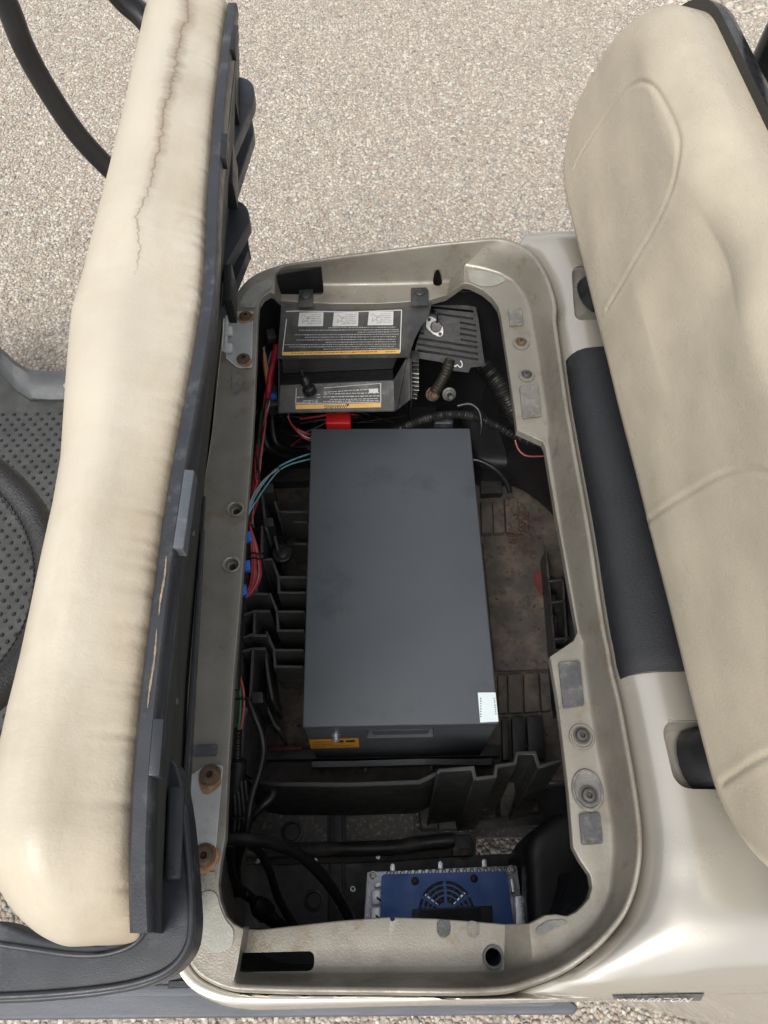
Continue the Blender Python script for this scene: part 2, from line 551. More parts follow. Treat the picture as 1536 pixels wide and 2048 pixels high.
tag(ground, 'pale beige chip-seal road around the golf cart', kind='structure')

def stones(name, cells, size, seed, label, parent=None):
    rg = np.random.default_rng(seed)
    t = (1 + 5 ** 0.5) / 2
    ico = np.array([(-1, t, 0), (1, t, 0), (-1, -t, 0), (1, -t, 0), (0, -1, t), (0, 1, t), (0, -1, -t), (0, 1, -t), (t, 0, -1), (t, 0, 1), (-t, 0, -1), (-t, 0, 1)], float)
    ico /= np.linalg.norm(ico[0])
    fc = np.array([(0, 11, 5), (0, 5, 1), (0, 1, 7), (0, 7, 10), (0, 10, 11), (1, 5, 9), (5, 11, 4), (11, 10, 2), (10, 7, 6), (7, 1, 8),
                   (3, 9, 4), (3, 4, 2), (3, 2, 6), (3, 6, 8), (3, 8, 9), (4, 9, 5), (2, 4, 11), (6, 2, 10), (8, 6, 7), (9, 8, 1)])
    n = len(cells)
    r = size * rg.uniform(0.34, 0.72, n) * rg.choice([0.8, 1.0, 1.0, 1.25], n)
    sx = r * rg.uniform(0.85, 1.3, n)
    sy = r * rg.uniform(0.7, 1.05, n)
    sz = r * rg.uniform(0.35, 0.6, n)
    an = rg.uniform(0, 2 * np.pi, n)
    tl = rg.uniform(-0.5, 0.5, n)
    v = ico[None] * (1 + rg.uniform(-0.24, 0.24, (n, 12, 1)))
    v = v * np.stack([sx, sy, sz], 1)[:, None]
    ct, st = np.cos(tl)[:, None], np.sin(tl)[:, None]
    y, z = v[:, :, 1] * ct - v[:, :, 2] * st, v[:, :, 1] * st + v[:, :, 2] * ct
    c, s = np.cos(an)[:, None], np.sin(an)[:, None]
    X = v[:, :, 0] * c - y * s + cells[:, 0:1]
    Y = v[:, :, 0] * s + y * c + cells[:, 1:2]
    Z = z + (sz * rg.uniform(-0.2, 0.3, n))[:, None]
    vv = np.stack([X, Y, Z], 2).reshape(-1, 3)
    ff = (fc[None] + (np.arange(n) * 12)[:, None, None]).reshape(-1)
    me = bpy.data.meshes.new(name)
    me.vertices.add(len(vv))
    me.vertices.foreach_set('co', vv.ravel())
    me.loops.add(len(ff))
    me.loops.foreach_set('vertex_index', ff.astype(np.int32))
    k = len(ff) // 3
    me.polygons.add(k)
    me.polygons.foreach_set('loop_start', np.arange(0, 3 * k, 3, dtype=np.int32))
    me.update(calc_edges=True)
    o = link(name, me, M_STONE, None, None)
    tag(o, label, 'gravel', kind='stuff')
    return o
def stone_cells(pitch, seed, keep):
    rg = np.random.default_rng(seed)
    xs = np.arange(-2.1, 2.1, pitch)
    ys = np.arange(-0.45, 3.95, pitch)
    gx, gy = np.meshgrid(xs, ys)
    c = np.stack([gx.ravel(), gy.ravel()], 1)
    c += rg.uniform(-0.42, 0.42, c.shape) * pitch
    return c[keep(c)]
def keep_road(c):
    x, y = c[:, 0], c[:, 1]
    in_view = (np.abs(x) < 0.86 + 0.43 * np.maximum(y, 0)) & (y > -0.32)
    under = (x > -1.05) & (x < 0.9) & (y > 0.30) & (y < 1.02)      # wholly hidden below the cart
    under |= (x > 0.36) & (x < 1.2) & (y > 0.0) & (y < 1.1)
    return in_view & ~under
stones('road_gravel', stone_cells(0.0096, 3, keep_road), 0.0104, 5, 'pale mixed stone chips bedded in the road surface')
vc = P(1425, 25, 0)
def keep_verge(c):
    return (c[:, 1] > vc.y + 0.02 - 0.35 * (c[:, 0] - vc.x)) & (c[:, 0] > vc.x - 0.35)
stones('verge_gravel', stone_cells(0.024, 9, keep_verge), 0.030, 6, 'coarser loose gravel along the far edge of the road')

# ------------------------------------------------------------------ golf cart: seat pan
cart = empty('golf_cart', (0.2, 0.5, 0.0), 'champagne coloured golf cart with its seat tipped up and battery bay open', 'golf cart')
ZF, ZC = 0.655, 0.685
PAN = [  # opening edge, crease, crest: (u, v, z) each, going round the opening
 (505,874,.70, 470,874,.70, 430,874,.70), (494,1022,.70, 455,1022,.70, 408,1022,.70), (481,1196,.70, 440,1196,.70, 388,1196,.70),
 (467,1362,.70, 425,1362,.70, 375,1362,.70), (456,1557,.70, 415,1557,.70, 368,1557,.70), (451,1675,.70, 412,1675,.70, 368,1675,.70),
 (442,1722,.70, 407,1735,.70, 369,1740,.70), (437,1769,.70, 405,1790,.70, 371,1800,.70), (441,1800,.70, 409,1832,.70, 375,1855,.70),
 (452,1831,.70, 420,1872,.70, 383,1905,.70), (466,1846,.70, 440,1905,.70, 404,1938,.70), (480,1854,.70, 465,1928,.70, 440,1958,.70), (487,1857,.70, 474,1934,.70, 466,1966,.70),
 (498,1858,ZF, 484,1942,ZF, 480,1968,.70), (521,1859,ZF, 521,1945,ZF, 521,1970,.702), (590,1851,ZF, 590,1945,ZF, 590,1972,.703),
 (680,1841,ZF, 680,1945,ZF, 680,1973,.704), (777,1834,ZF, 777,1945,ZF, 777,1974,.706), (871,1837,ZF, 871,1945,ZF, 871,1975,.708), (940,1842,ZF, 940,1944,ZF, 940,1975,.710),
 (1010,1848,ZF, 1008,1943,ZF, 1010,1971,.712), (1058,1847,ZC, 1066,1926,ZC, 1062,1957,.715), (1090,1830,ZC, 1115,1908,ZC, 1100,1943,.72),
 (1112,1828,ZC, 1140,1892,ZC, 1130,1928,.722), (1134,1832,ZC, 1165,1873,ZC, 1160,1908,.725), (1152,1824,ZC, 1184,1855,ZC, 1190,1884,.728), (1165,1812,ZC, 1200,1834,ZC, 1215,1858,.73),
 (1178,1796,ZC, 1213,1810,ZC, 1240,1826,.732), (1184,1775,ZC, 1223,1782,ZC, 1256,1792,.735), (1180,1750,ZC, 1226,1748,ZC, 1267,1754,.737), (1159,1719,ZC, 1229,1706,ZC, 1274,1704,.74),
 (1146,1694,ZC, 1227,1660,ZC, 1273,1650,.74), (1137,1587,ZC, 1213,1580,ZC, 1264,1580,.74), (1126,1490,ZC, 1195,1490,ZC, 1249,1490,.74), (1115,1400,ZC, 1180,1400,ZC, 1232,1400,.74),
 (1100,1313,ZC, 1170,1322,ZC, 1217,1338,.74), (1147,1281,ZC, 1169,1288,ZC, 1210,1296,.74), (1155,1264,ZC, 1160,1266,ZC, 1204,1268,.74), (1140,1181,ZC, 1145,1181,ZC, 1190,1181,.74),
 (1126,1102,ZC, 1131,1102,ZC, 1179,1102,.74), (1111,1022,ZC, 1118,1022,ZC, 1166,1022,.74), (1090,894,ZC, 1098,894,ZC, 1143,894,.74), (1085,883,ZC, 1096,878,ZC, 1140,876,.74),
 (1034,860,ZC, 1097,850,ZC, 1135,846,.74), (1029,820,ZC, 1092,810,ZC, 1128,806,.74), (1015,720,ZC, 1078,720,ZC, 1116,718,.74), (1001,629,ZC, 1064,640,ZC, 1106,644,.74),
 (996,612,ZC, 1058,612,ZC, 1106,612,.74), (985,596,ZC, 1048,588,ZC, 1098,578,.74), (966,580,ZC, 1026,560,ZC, 1085,545,.74), (948,571,ZC, 996,544,ZC, 1066,515,.74), (938,567,ZC, 962,536,ZC, 1040,493,.738), (927,566,ZC, 928,531,ZC, 1000,480,.735),
 (893,590,ZF, 900,562,ZF, 950,483,.73), (857,600,ZF, 860,566,ZF, 860,492,.725), (806,604,ZF, 806,568,ZF, 806,499,.72), (758,607,ZF, 758,569,ZF, 758,505,.716), (666,607,ZF, 666,569,ZF, 666,517,.71),
 (600,604,ZF, 600,568,ZF, 615,525,.707), (562,601,ZF, 562,566,ZF, 572,532,.704), (549,588,.695, 550,556,.70, 552,537,.702), (540,584,.70, 536,560,.70, 528,546,.702), (527,592,.70, 512,574,.70, 503,560,.702),
 (518,606,.70, 498,596,.70, 480,587,.702), (515,640,.70, 485,640,.70, 458,632,.702), (512,730,.70, 477,730,.70, 446,720,.70), (509,800,.70, 473,800,.70, 438,800,.70)]
def pan_rows(sub=4):
    n = len(PAN)
    c0 = [P(*r[0:3]) for r in PAN]
    c1 = [P(*r[3:6]) for r in PAN]
    c2 = [P(*r[6:9]) for r in PAN]
    def dense(pts, smooth):
        if smooth:
            return spline(pts, sub, True)
        out = []
        for i in range(n):
            for j in range(sub):
                out.append(pts[i].lerp(pts[(i + 1) % n], j / sub))
        return out
    return dense(c0, False), dense(c1, False), dense(c2, True)
C0, C1, C2 = pan_rows()
NR = len(C2)
CEN = sum(C2, Vector()) / NR
def outward(pts, i, w=3):
    t = pts[(i + w) % NR] - pts[i - w]
    n = Vector((t.y, -t.x, 0)).normalized()
    if n.dot(pts[i] - CEN) < 0: n = -n
    return n
OUT = [outward(C2, i) for i in range(NR)]
OUT = [(OUT[i - 2] + OUT[i - 1] + OUT[i] + OUT[(i + 1) % NR] + OUT[(i + 2) % NR]).normalized() for i in range(NR)]
IN0 = [outward(C0, i, 1) for i in range(NR)]
rows = []
for i in range(NR):
    a, b, c, n = C0[i], C1[i], C2[i], OUT[i]
    sec = [a + Vector((0, 0, -0.014)), a, a.lerp(b, 0.5), b, b.lerp(c, 0.5), c, c + n * 0.0055 + Vector((0, 0, 0.0005)), c + n * 0.0085 + Vector((0, 0, -0.012)), c + n * 0.0085 + Vector((0, 0, -0.03))]
    out = [sec[0]]
    for j, rr in ((1, .002), (2, 0), (3, .007), (4, 0), (5, .004), (6, .002), (7, .003)):
        p0, p1, p2 = sec[j - 1], sec[j], sec[j + 1]
        if rr == 0:
            out.append(p1)
            continue
        d0, d1 = p0 - p1, p2 - p1
        s_, e_ = p1 + d0 * min(.45, rr / max(d0.length, 1e-6)), p1 + d1 * min(.45, rr / max(d1.length, 1e-6))
        for q in range(4):
            t = q / 3
            out.append(s_ * (1 - t) ** 2 + p1 * 2 * t * (1 - t) + e_ * t * t)
    out.append(sec[-1])
    rows.append(out)
pan = loft('seat_pan', rows, M_PAN, cart, close_rows=True, smooth=None)
bpy.context.view_layer.update()
md = pan.modifiers.new('thick', 'SOLIDIFY'); md.thickness = 0.0026; md.offset = -1
bake(pan)
def zprism_cutter(px, z, r, h=0.05):
    pts = rounded([P(u, v, z) + Vector((0, 0, h / 2)) for u, v in px], r, 5)
    return prism('cutter', pts, (0, 0, -h), None, None, 0, smooth=None)
def round_cutter(u, v, z, r, h=0.05):
    c = P(u, v, z)
    return prism('cutter', [c + Vector((math.cos(a) * r, math.sin(a) * r, h / 2)) for a in [2 * math.pi * k / 24 for k in range(24)]], (0, 0, -h), None, None, 0, smooth=None)
SHELF_HOLES = [(471, 1018), (463, 1129)]
cutters = [zprism_cutter([(553, 543), (640, 545), (646, 560), (646, 581), (556, 580)], .665, .008, .06),
           zprism_cutter([(476, 1906), (629, 1902), (628, 1942), (476, 1944)], ZF, .008, .04),
           round_cutter(875, 565, ZF, .0085), round_cutter(986, 1914, ZF, .0095), round_cutter(785, 1837, ZF, .0028)]
cutters += [round_cutter(u, v, .70, .0092) for u, v in SHELF_HOLES]
cut(pan, cutters, True)
tag(pan, None)
lin = []
for i in range(8 * 4, 64 * 4):
    c, n = C2[i], OUT[i]
    f = i / 4.0
    w = .13 * min(1, max(0, (f - 30) / 2)) * min(1, max(0, (47 - f) / 2))      # the bay is wider under the rear flange
    lin.append([c + n * .0035 + Vector((0, 0, -.020)), c + n * (.0035 + w * .6) + Vector((0, 0, -.10)), c + n * (-.006 + w) + Vector((0, 0, -.42)), c + n * (-.006 + w) + Vector((0, 0, -.55))])
loft('shade_liner', lin, M_BLACK, cart, smooth=40)  # added black strip that keeps the pan slots dark inside
# ------------------------------------------------------------------ fittings on the pan
def patch(name, px, z, m, parent, th=0.0014, r=0.003, lift=0.0012):
    return prism(name, rounded([P(u, v, z + lift + th) for u, v in px], r, 3), (0, 0, -th), m, parent, 0.0004, 1)
for (u, v) in SHELF_HOLES:                     # countersunk cups in the front shelf
    c = P(u, v, .70)
    lathe('recessed_cup', [(.0128, .0012), (.0110, .0020), (.0094, .0004), (.0088, -.004), (.0070, -.0075), (.0050, -.008), (.0048, -.03)], c, (0, 0, 1), M_PAN, pan, 24, cap=False)
    lathe('cup_shade', [(.0062, -.020), (.0060, -.012), (.002, -.0125)], c + Vector((.001, .0, 0)), (0, 0, 1), M_BLACK, pan, 12)  # black plug standing in for the shade deep in the hole
lathe('drain_grommet', [(.0122, .001), (.0118, .0032), (.0092, .0032), (.0088, -.01)], P(986, 1914, ZF), (0, 0, 1), M_BOLTD, pan, 24, cap=False)
for px in ([(1017, 617), (1044, 615), (1047, 649), (1020, 651)], [(1039, 772), (1076, 768), (1083, 832), (1046, 836)]):
    patch('foam_pad', px, ZC, M_FOAM, pan, 0.003)
for px in ([(1117, 1324), (1160, 1321), (1169, 1410), (1127, 1416)], [(1158, 1627), (1200, 1625), (1207, 1687), (1164, 1690)]):
    patch('foam_pad', px, ZC, M_FOAMD, pan, 0.0035)
patch('foam_pad', [(388, 1489), (436, 1487), (433, 1512), (386, 1512)], .70, M_FOAMD, pan)
patch('foam_residue', [(463, 748), (482, 744), (484, 768), (478, 784), (464, 788)], .70, M_FOAM, pan, .0006, .006)
patch('foam_residue', [(934, 1840), (958, 1843), (959, 1868), (950, 1876), (936, 1874)], ZF, M_FOAM, pan, .0006, .006)
patch('foam_residue', [(873, 1840), (900, 1838), (902, 1868), (886, 1878), (874, 1868)], ZF, M_FOAMD, pan, .0008, .006)
patch('scuffed_patch', [(398, 1783), (432, 1780), (440, 1815), (452, 1842), (468, 1858), (466, 1898), (430, 1906), (402, 1895), (392, 1850)], .70, M_CORNER, pan, .0005, .01)
patch('scuffed_patch', [(545, 556), (545, 574), (526, 585), (514, 604), (511, 615), (478, 615), (484, 596), (498, 577), (520, 562)], .70, M_CORNER, pan, .0005, .01)
patch('scuffed_patch', [(934, 537), (975, 543), (1000, 552), (1014, 560), (990, 572), (962, 572), (938, 562)], ZC, M_CORNER, pan, .0005, .008)
patch('scuffed_patch', [(1070, 1858), (1092, 1842), (1125, 1838), (1136, 1846), (1100, 1862), (1076, 1874)], ZC, M_FOAM, pan, .0005, .006)
for px in ([(409, 1745), (431, 1742), (432, 1762), (410, 1768)],):
    patch('foam_residue', px, .70, M_CORNER, pan, .0006, .004)
def pan_bolt(u, v, z, r, m, ring=None, sx=1.0, dz=0.0):
    c = P(u, v, z) + Vector((0, 0, dz))
    if ring is not None:
        lathe('bolt_recess', [(r * 1.85, 0.0004), (r * 1.75, 0.0022), (r * 1.55, 0.0022), (r * 1.42, 0.0006), (r * 0.5, 0.0005)], P(u, v + 2, z) + Vector((0, 0, .001)), (0, 0, 1), ring, pan, 24)
    bolt('bolt', c + Vector((0, 0, .0012)), (0, 0, 1), r, m, pan)
pan_bolt(1042, 685, ZC, .0078, M_RUST, M_PAN)
pan_bolt(1053, 750, ZC, .0072, M_BOLTD, M_PAN)
pan_bolt(1163, 1472, ZC, .0088, M_BOLTD, M_PAN)
c = P(1175, 1584, ZC)
lathe('oval_recess', [(.0195, .0008), (.0185, .0026), (.0165, .0026), (.0152, .0008), (.004, .0007)], c + Vector((0, .002, .0006)), (0, 0, 1), M_FOAM, pan, 28, squash=1.3)
bolt('bolt', P(1176, 1592, ZC) + Vector((0, 0, .002)), (0, 0, 1), .0095, M_BOLTD, pan)
def plate(px, slot=None):
    o = prism('hinge_plate', rounded([P(u, v, .7045) for u, v in px], .003, 3), (0, 0, -.0032), M_STEEL, cart, 0.0006, 1)
    if slot:
        cut(o, [zprism_cutter(slot, .703, .001, .02)])
    return o
hp1 = plate([(452, 622), (506, 622), (503, 734), (476, 735), (452, 715)])
hp2 = plate([(410, 1530), (446, 1530), (428, 1736), (390, 1735), (366, 1640), (366, 1562)], [(375, 1603), (384, 1603), (380, 1657), (371, 1657)])
for h, u, v, r in ((hp1, 491, 633, .0088), (hp1, 487, 718, .0088), (hp2, 420, 1550, .0105), (hp2, 409, 1711, .0108)):
    c = P(u, v, .7046)
    n = 26
    rg = random.Random(u)
    prism('rust_stain', [c + Vector((.0012, -.002, .0004)) + Vector((math.cos(2 * math.pi * k / n), math.sin(2 * math.pi * k / n), 0)) * r * (1.42 + .22 * math.sin(2 * math.pi * k / n * 2 + u) + .10 * math.sin(2 * math.pi * k / n * 5 + v) - .25 * math.sin(2 * math.pi * k / n)) for k in range(n)], (0, 0, -.0003), M_RUSTST, h, 0)
    bolt('bolt', c + Vector((0, 0, .0005)), (0, 0, 1), r, M_RUST, h)
tube('hinge_pin', [PX(u, v, P(u, v, .71).x) for u, v in ((452, 640), (449, 700))], .0045, M_STEEL, hp1, 8, 2)
for dv in (0, 34):
    pr = [P(449, 655 + dv, .712), P(462, 655 + dv, .708), P(466, 657 + dv, .7055), P(466, 672 + dv, .7055), P(460, 672 + dv, .709), P(449, 672 + dv, .712)]
    prism('hinge_knuckle', pr, (0, 0, .004), M_STEEL, hp1, .0012)

# ------------------------------------------------------------------ rear body shell
def sm(a, b, x):
    t = min(1, max(0, (x - a) / (b - a)))
    return t * t * (3 - 2 * t)
ia = 9 * 4                       # from the near front corner ...
ib = 62 * 4                       # ... round the back to the far front corner
XR = 0.98
YN, YFAR = -0.068, 1.085
def body_outer(i):
    c = C2[i]
    f = i / 4.0
    if f < 13:                                     # wraps the near front corner
        q = c + OUT[i] * .022
        return Vector((q.x, q.y, 0))
    if f < 17:                                     # near edge
        return Vector((c.x, YN + 0.012 * (1 - sm(10, 14, f)), 0))
    if f < 31:                                     # near rear corner fans out
        return Vector((c.x + (XR - c.x) * sm(17, 31, f) , YN, 0)) if f < 27 else Vector((XR - 0.04 * sm(31, 27, f), YN + (c.y - YN) * sm(27, 31, f), 0))
    if f < 46:
        return Vector((XR, c.y, 0))
    if f < 51:
        return Vector((XR - (XR - c.x - 0.0) * sm(47.5, 51, f), YFAR if f > 47.5 else c.y + (YFAR - c.y) * sm(46, 47.5, f), 0))
    return Vector((c.x, max(c.y + 0.016, YFAR * 0 + c.y + 0.016), 0))
rowsb = []
HD = 0.757
for i in range(ia, ib + 1):
    c, n = C2[i], OUT[i]
    f = i / 4.0
    O = body_outer(i)
    dirv = Vector((O.x - c.x, O.y - c.y, 0))
    span = dirv.length
    k = min(1.0, max(0.0, span - 0.010) / 0.10)
    dn = dirv.normalized()
    wide = sm(0.03, 0.10, span)
    near = 1 - sm(0.3, 0.5, c.y + 0 * f) if f < 36 else 0.0
    row = []
    start = c + n * 0.0098
    row.append(Vector((start.x, start.y, c.z - 0.07)))
    row.append(Vector((start.x, start.y, c.z - 0.020)))
    base = Vector((start.x, start.y, 0))
    NC = 26
    for q in range(NC + 1):
        t = q / NC
        t = t * t * 0.55 + t * 0.45
        p = base.lerp(Vector((O.x, O.y, 0)), t)
        din = (Vector((p.x, p.y, 0)) - base).length
        rise = 0.032 * k + 0.003
        w_in = 0.048 * k + 0.006
        e = min(1, din / w_in)
        zin = c.z - 0.016 + (rise + (HD - 0.757)) * math.sqrt(max(0, 1 - (1 - e) ** 2))
        zdeck = zin + (HD - (c.z - 0.016 + rise)) * sm(0, .12, din) * wide
        # roll over towards the outer edges
        dy = p.y - YN
        wn_, hn = 0.078, 0.085
        drop = 0.0
        if f < 36 and dy < wn_ and span > 0.0:
            drop = hn * (1 - math.sqrt(max(0, 1 - (1 - max(0, dy) / wn_) ** 2))) * max(k, .25)
        if f > 45:
            dyf = YFAR - p.y
            if dyf < 0.06:
                drop = 0.05 * (1 - math.sqrt(max(0, 1 - (1 - max(0, dyf) / 0.06) ** 2))) * max(k, .3)
        row.append(Vector((p.x, p.y, zdeck - drop)))
    last = row[-1]
    if f < 31:
        bulge = 0.085 * sm(0.16, 0.66, last.x)
        row += [last + Vector((0, -0.0025, -0.006)), last + Vector((0, -0.004 - 0.20 * bulge, -0.035)), last + Vector((0, -0.004 - 0.75 * bulge, -0.095)), last + Vector((0, -0.002 - bulge, -0.18)), last + Vector((0, -bulge * .8, -0.26)), last + Vector((0, 0.01 - bulge * .5, -0.34))]
    else:
        od = dn if f < 51 else Vector((0, 1, 0))
        row += [last + od * 0.002 + Vector((0, 0, -0.006)), last + od * .004 + Vector((0, 0, -.035)), last + od * .006 + Vector((0, 0, -.095)), last + od * .006 + Vector((0, 0, -.18)), last + od * .006 + Vector((0, 0, -.26)), last + od * .0 + Vector((0, 0, -.34))]
    rowsb.append(row)
body = loft('rear_body', rowsb, M_BODY, cart, smooth=50)
md = body.modifiers.new('thick', 'SOLIDIFY'); md.thickness = 0.003; md.offset = -1
bpy.context.view_layer.update()
bake(body)
# pockets for the backrest struts, cut through the deck with a floor below
def deck_pocket(px, z, r):
    pts = [P(u, v, z) for u, v in px]
    cut(body, [prism('cutter', rounded([p + Vector((0, 0, .05)) for p in pts], r, 6), (0, 0, -.12), None, None, 0, smooth=None)])
    rp = rounded(pts, r, 6)
    cen = sum(rp, Vector()) / len(rp)
    n = len(rp)
    rows_ = []
    for dz, s in ((-.003, 1.0), (-.0035, .985), (-.006, .97), (-.020, .93), (-.026, .82), (-.027, .02)):
        rows_.append([Vector((cen.x + (p.x - cen.x) * s, cen.y + (p.y - cen.y) * s, z + dz)) for p in rp])
    loft('strut_pocket', rows_, M_BODY, body, close_cols=True, smooth=45)
deck_pocket([(1321, 1441), (1450, 1441), (1500, 1580), (1352, 1578)], HD, .02)
deck_pocket([(1143, 532), (1235, 532), (1250, 640), (1152, 640)], HD, .018)

# sponsor decal on the flank
def side_point(u, v):
    """meet the sight line with the flank of the shell"""
    d = ray(u, v)
    ok, loc, nor, idx = body.ray_cast(body.matrix_world.inverted() @ CAM, d)
    return (body.matrix_world @ loc, nor) if ok else (None, None)
bpy.context.view_layer.update()

# ------------------------------------------------------------------ dark panel behind the opening
def access_panel():
    va, vb = 694, 1343
    rows_ = []
    idx = []
    # follow the crest of the pan between the two ends
    ya, yb = P(1112, va, .765).y, P(1226, vb, .765).y
    K = 60
    crest = sorted([(C2[i].y, C2[i].x) for i in range(32 * 4, 48 * 4)])
    ys = [a for a, b in crest]
    xs = [b for a, b in crest]
    for k in range(K + 1):
        y = ya + (yb - ya) * k / K
        x0 = float(np.interp(y, ys, xs)) + 0.0125
        e = min(k, K - k)
        ins = 0.004 * (1 - min(1, e / 2.0))
        prof = [(0.0, .690), (0.0, .722), (0.002, .738), (0.007, .751), (0.015, .760), (0.026, .7655), (0.042, .768), (0.075, .769), (0.14, .770), (0.30, .772), (0.45, .772)]
        rows_.append([Vector((x0 + dx, y, z - ins)) for dx, z in prof])
    def lower(r): return [p + Vector((0, 0, -.03)) for p in r]
    rows_ = [lower(rows_[0])] + rows_ + [lower(rows_[-1])]
    return loft('access_panel', rows_, M_PANEL, cart, smooth=60)
access_panel()

# ------------------------------------------------------------------ backrest
def pillow(name, O, A, H, Nn, L, hgt, R, T, r, m, parent, na=420, nh=130, seams=(), wall=0.03, shape=None):
    """cushion in the frame O + a*A + h*H + n*Nn, a 0..L, h 0..hgt, rounded outline R, edge roll r, thickness T"""
    def spread(n):
        t = np.linspace(-1, 1, n + 1)
        return np.sign(t) * (1 - (1 - np.abs(t)) ** 1.35)
    pa, ph = spread(na), spread(nh)
    qa, qh = np.meshgrid(pa, ph, indexing='ij')
    h = qh * hgt / 2
    ex = np.maximum(0, np.abs(h) - (hgt / 2 - R))
    half = L / 2 - R + np.sqrt(np.maximum(0, R * R - ex * ex))
    a = qa * half
    dx, dy = np.abs(a) - (L / 2 - R), np.abs(h) - (hgt / 2 - R)
    sd = np.sqrt(np.maximum(dx, 0) ** 2 + np.maximum(dy, 0) ** 2) + np.minimum(np.maximum(dx, dy), 0) - R
    d = np.clip(-sd, 0, None)
    rr_ = r * (0.45 + 0.65 * np.clip(h / hgt + .5, 0, 1) ** 1.5)
    e = np.clip(d / rr_, 0, 1)
    n = wall + (T - wall) * np.sqrt(np.clip(1 - (1 - e) ** 2, 0, 1))
    if shape is not None:
        n = n + shape(a + L / 2, h + hgt / 2) * e
    for s in seams:
        dm = np.full(a.shape, 9.0)
        for (a0, h0), (a1, h1) in zip(s[:-1], s[1:]):
            vx, vy = a1 - a0, h1 - h0
            l2 = vx * vx + vy * vy + 1e-12
            t = np.clip(((a + L / 2 - a0) * vx + (h + hgt / 2 - h0) * vy) / l2, 0, 1)
            dm = np.minimum(dm, np.hypot(a + L / 2 - a0 - t * vx, h + hgt / 2 - h0 - t * vy))
        n = n - 0.0022 * np.exp(-(dm / 0.0024) ** 2) + 0.0005 * np.exp(-((dm - 0.007) / 0.005) ** 2)
    O, A, H, Nn = Vector(O), Vector(A).normalized(), Vector(H).normalized(), Vector(Nn).normalized()
    V, Fc = [], []
    I, J = a.shape
    for i in range(I):
        for j in range(J):
            V.append(O + A * (a[i, j] + L / 2) + H * (h[i, j] + hgt / 2) + Nn * n[i, j])
    for i in range(I - 1):
        for j in range(J - 1):
            Fc.append((i * J + j, (i + 1) * J + j, (i + 1) * J + j + 1, i * J + j + 1))
    border = [(i, 0) for i in range(I)] + [(I - 1, j) for j in range(1, J)] + [(i, J - 1) for i in range(I - 2, -1, -1)] + [(0, j) for j in range(J - 2, 0, -1)]
    nb = len(border)
    base = len(V)
    for (i, j) in border:
        V.append(O + A * (a[i, j] + L / 2) + H * (h[i, j] + hgt / 2))
    for k in range(nb):
        k2 = (k + 1) % nb
        i0, i1 = border[k], border[k2]
        Fc.append((i0[0] * J + i0[1], base + k, base + k2, i1[0] * J + i1[1]))
    Fc.append(tuple(base + k for k in range(nb)))
    return raw(name, V, Fc, m, parent, 75)
TB = 0.085
BT = math.radians(13)
bA, bH, bN = Vector((0.024, -1, 0)).normalized(), Vector((math.sin(BT), 0, math.cos(BT))), Vector((-math.cos(BT), 0, math.sin(BT)))
far_b = P(1158, 300, .845)
bO = Vector((far_b.x, far_b.y + 0.062, .80)) - bN * TB + Vector((-.038, 0, 0))
BL, BHT = 1.205, 0.315
def bl(u, v):
    p = PPL(u, v, bO + bN * TB, bN) - bO
    return (p.dot(bA), p.dot(bH))
seam1 = spline([Vector((*bl(u, v), 0)) for u, v in ((1149, 336), (1172, 290), (1205, 235), (1240, 188), (1270, 166), (1298, 172), (1322, 210), (1343, 265), (1347, 310), (1338, 362), (1312, 425), (1260, 520), (1205, 622))], 4)
seam2 = spline([Vector((*bl(u, v), 0)) for u, v in ((1268, 1048), (1300, 1025), (1345, 992), (1400, 957), (1440, 942), (1480, 945), (1530, 968), (1590, 1040), (1620, 1160), (1625, 1300), (1600, 1410), (1536, 1488), (1470, 1524), (1400, 1572))], 4)
A_DIP = bl(1455, 440)[0]
def bshape(a, h):
    return 0.012 * np.sin(np.pi * np.clip(h / BHT, 0, 1)) * 0 + 0.004 * np.exp(-((h - 0.06) / 0.06) ** 2) - 0.042 * np.exp(-((a - A_DIP) / 0.085) ** 2) * np.clip(h / BHT - .38, 0, 1) + 0.012 * np.exp(-((a - A_DIP + .21) / 0.12) ** 2) * np.clip(h / BHT - .30, 0, 1) + 0.0008 * np.sin(a * 23 + h * 31) * np.sin(h * 40 - a * 9)
back = pillow('backrest', bO, bA, bH, bN, BL, BHT, 0.145, TB, 0.066, M_VINYLB, cart, seams=([(p.x, p.y) for p in seam1], [(p.x, p.y) for p in seam2]), shape=bshape)
pillow('backrest_shell', bO - bA * .012 - bH * .012, bA, bH, -bN, BL + .024, BHT + .024, 0.15, .05, .05, M_GLOSSB, back, 80, 40, wall=0.012)
# struts that carry it
for (u0, v0), (u1, v1) in (((1388, 1522), (1430, 1560)), ((1180, 592), (1215, 590))):
    p0, p1 = P(u0, v0, HD - .026), P(u1, v1, HD + .10)
    q = p0 + Vector((.075, 0, .14))
    tube('backrest_strut', [p0, p0.lerp(q, .5), q], .026, M_BLACK, back, 18, 4, flat=1.35, up=(0, 1, 0), radii=[.027, .022, .021])
tube('roof_strut', [Vector((.66, 1.20, .55)), Vector((.655, 1.20, .95)), Vector((.67, 1.195, 1.10)), Vector((.72, 1.18, 1.22)), Vector((.80, 1.16, 1.32))], .032, M_GLOSSB, cart, 18, 8, flat=1.2)

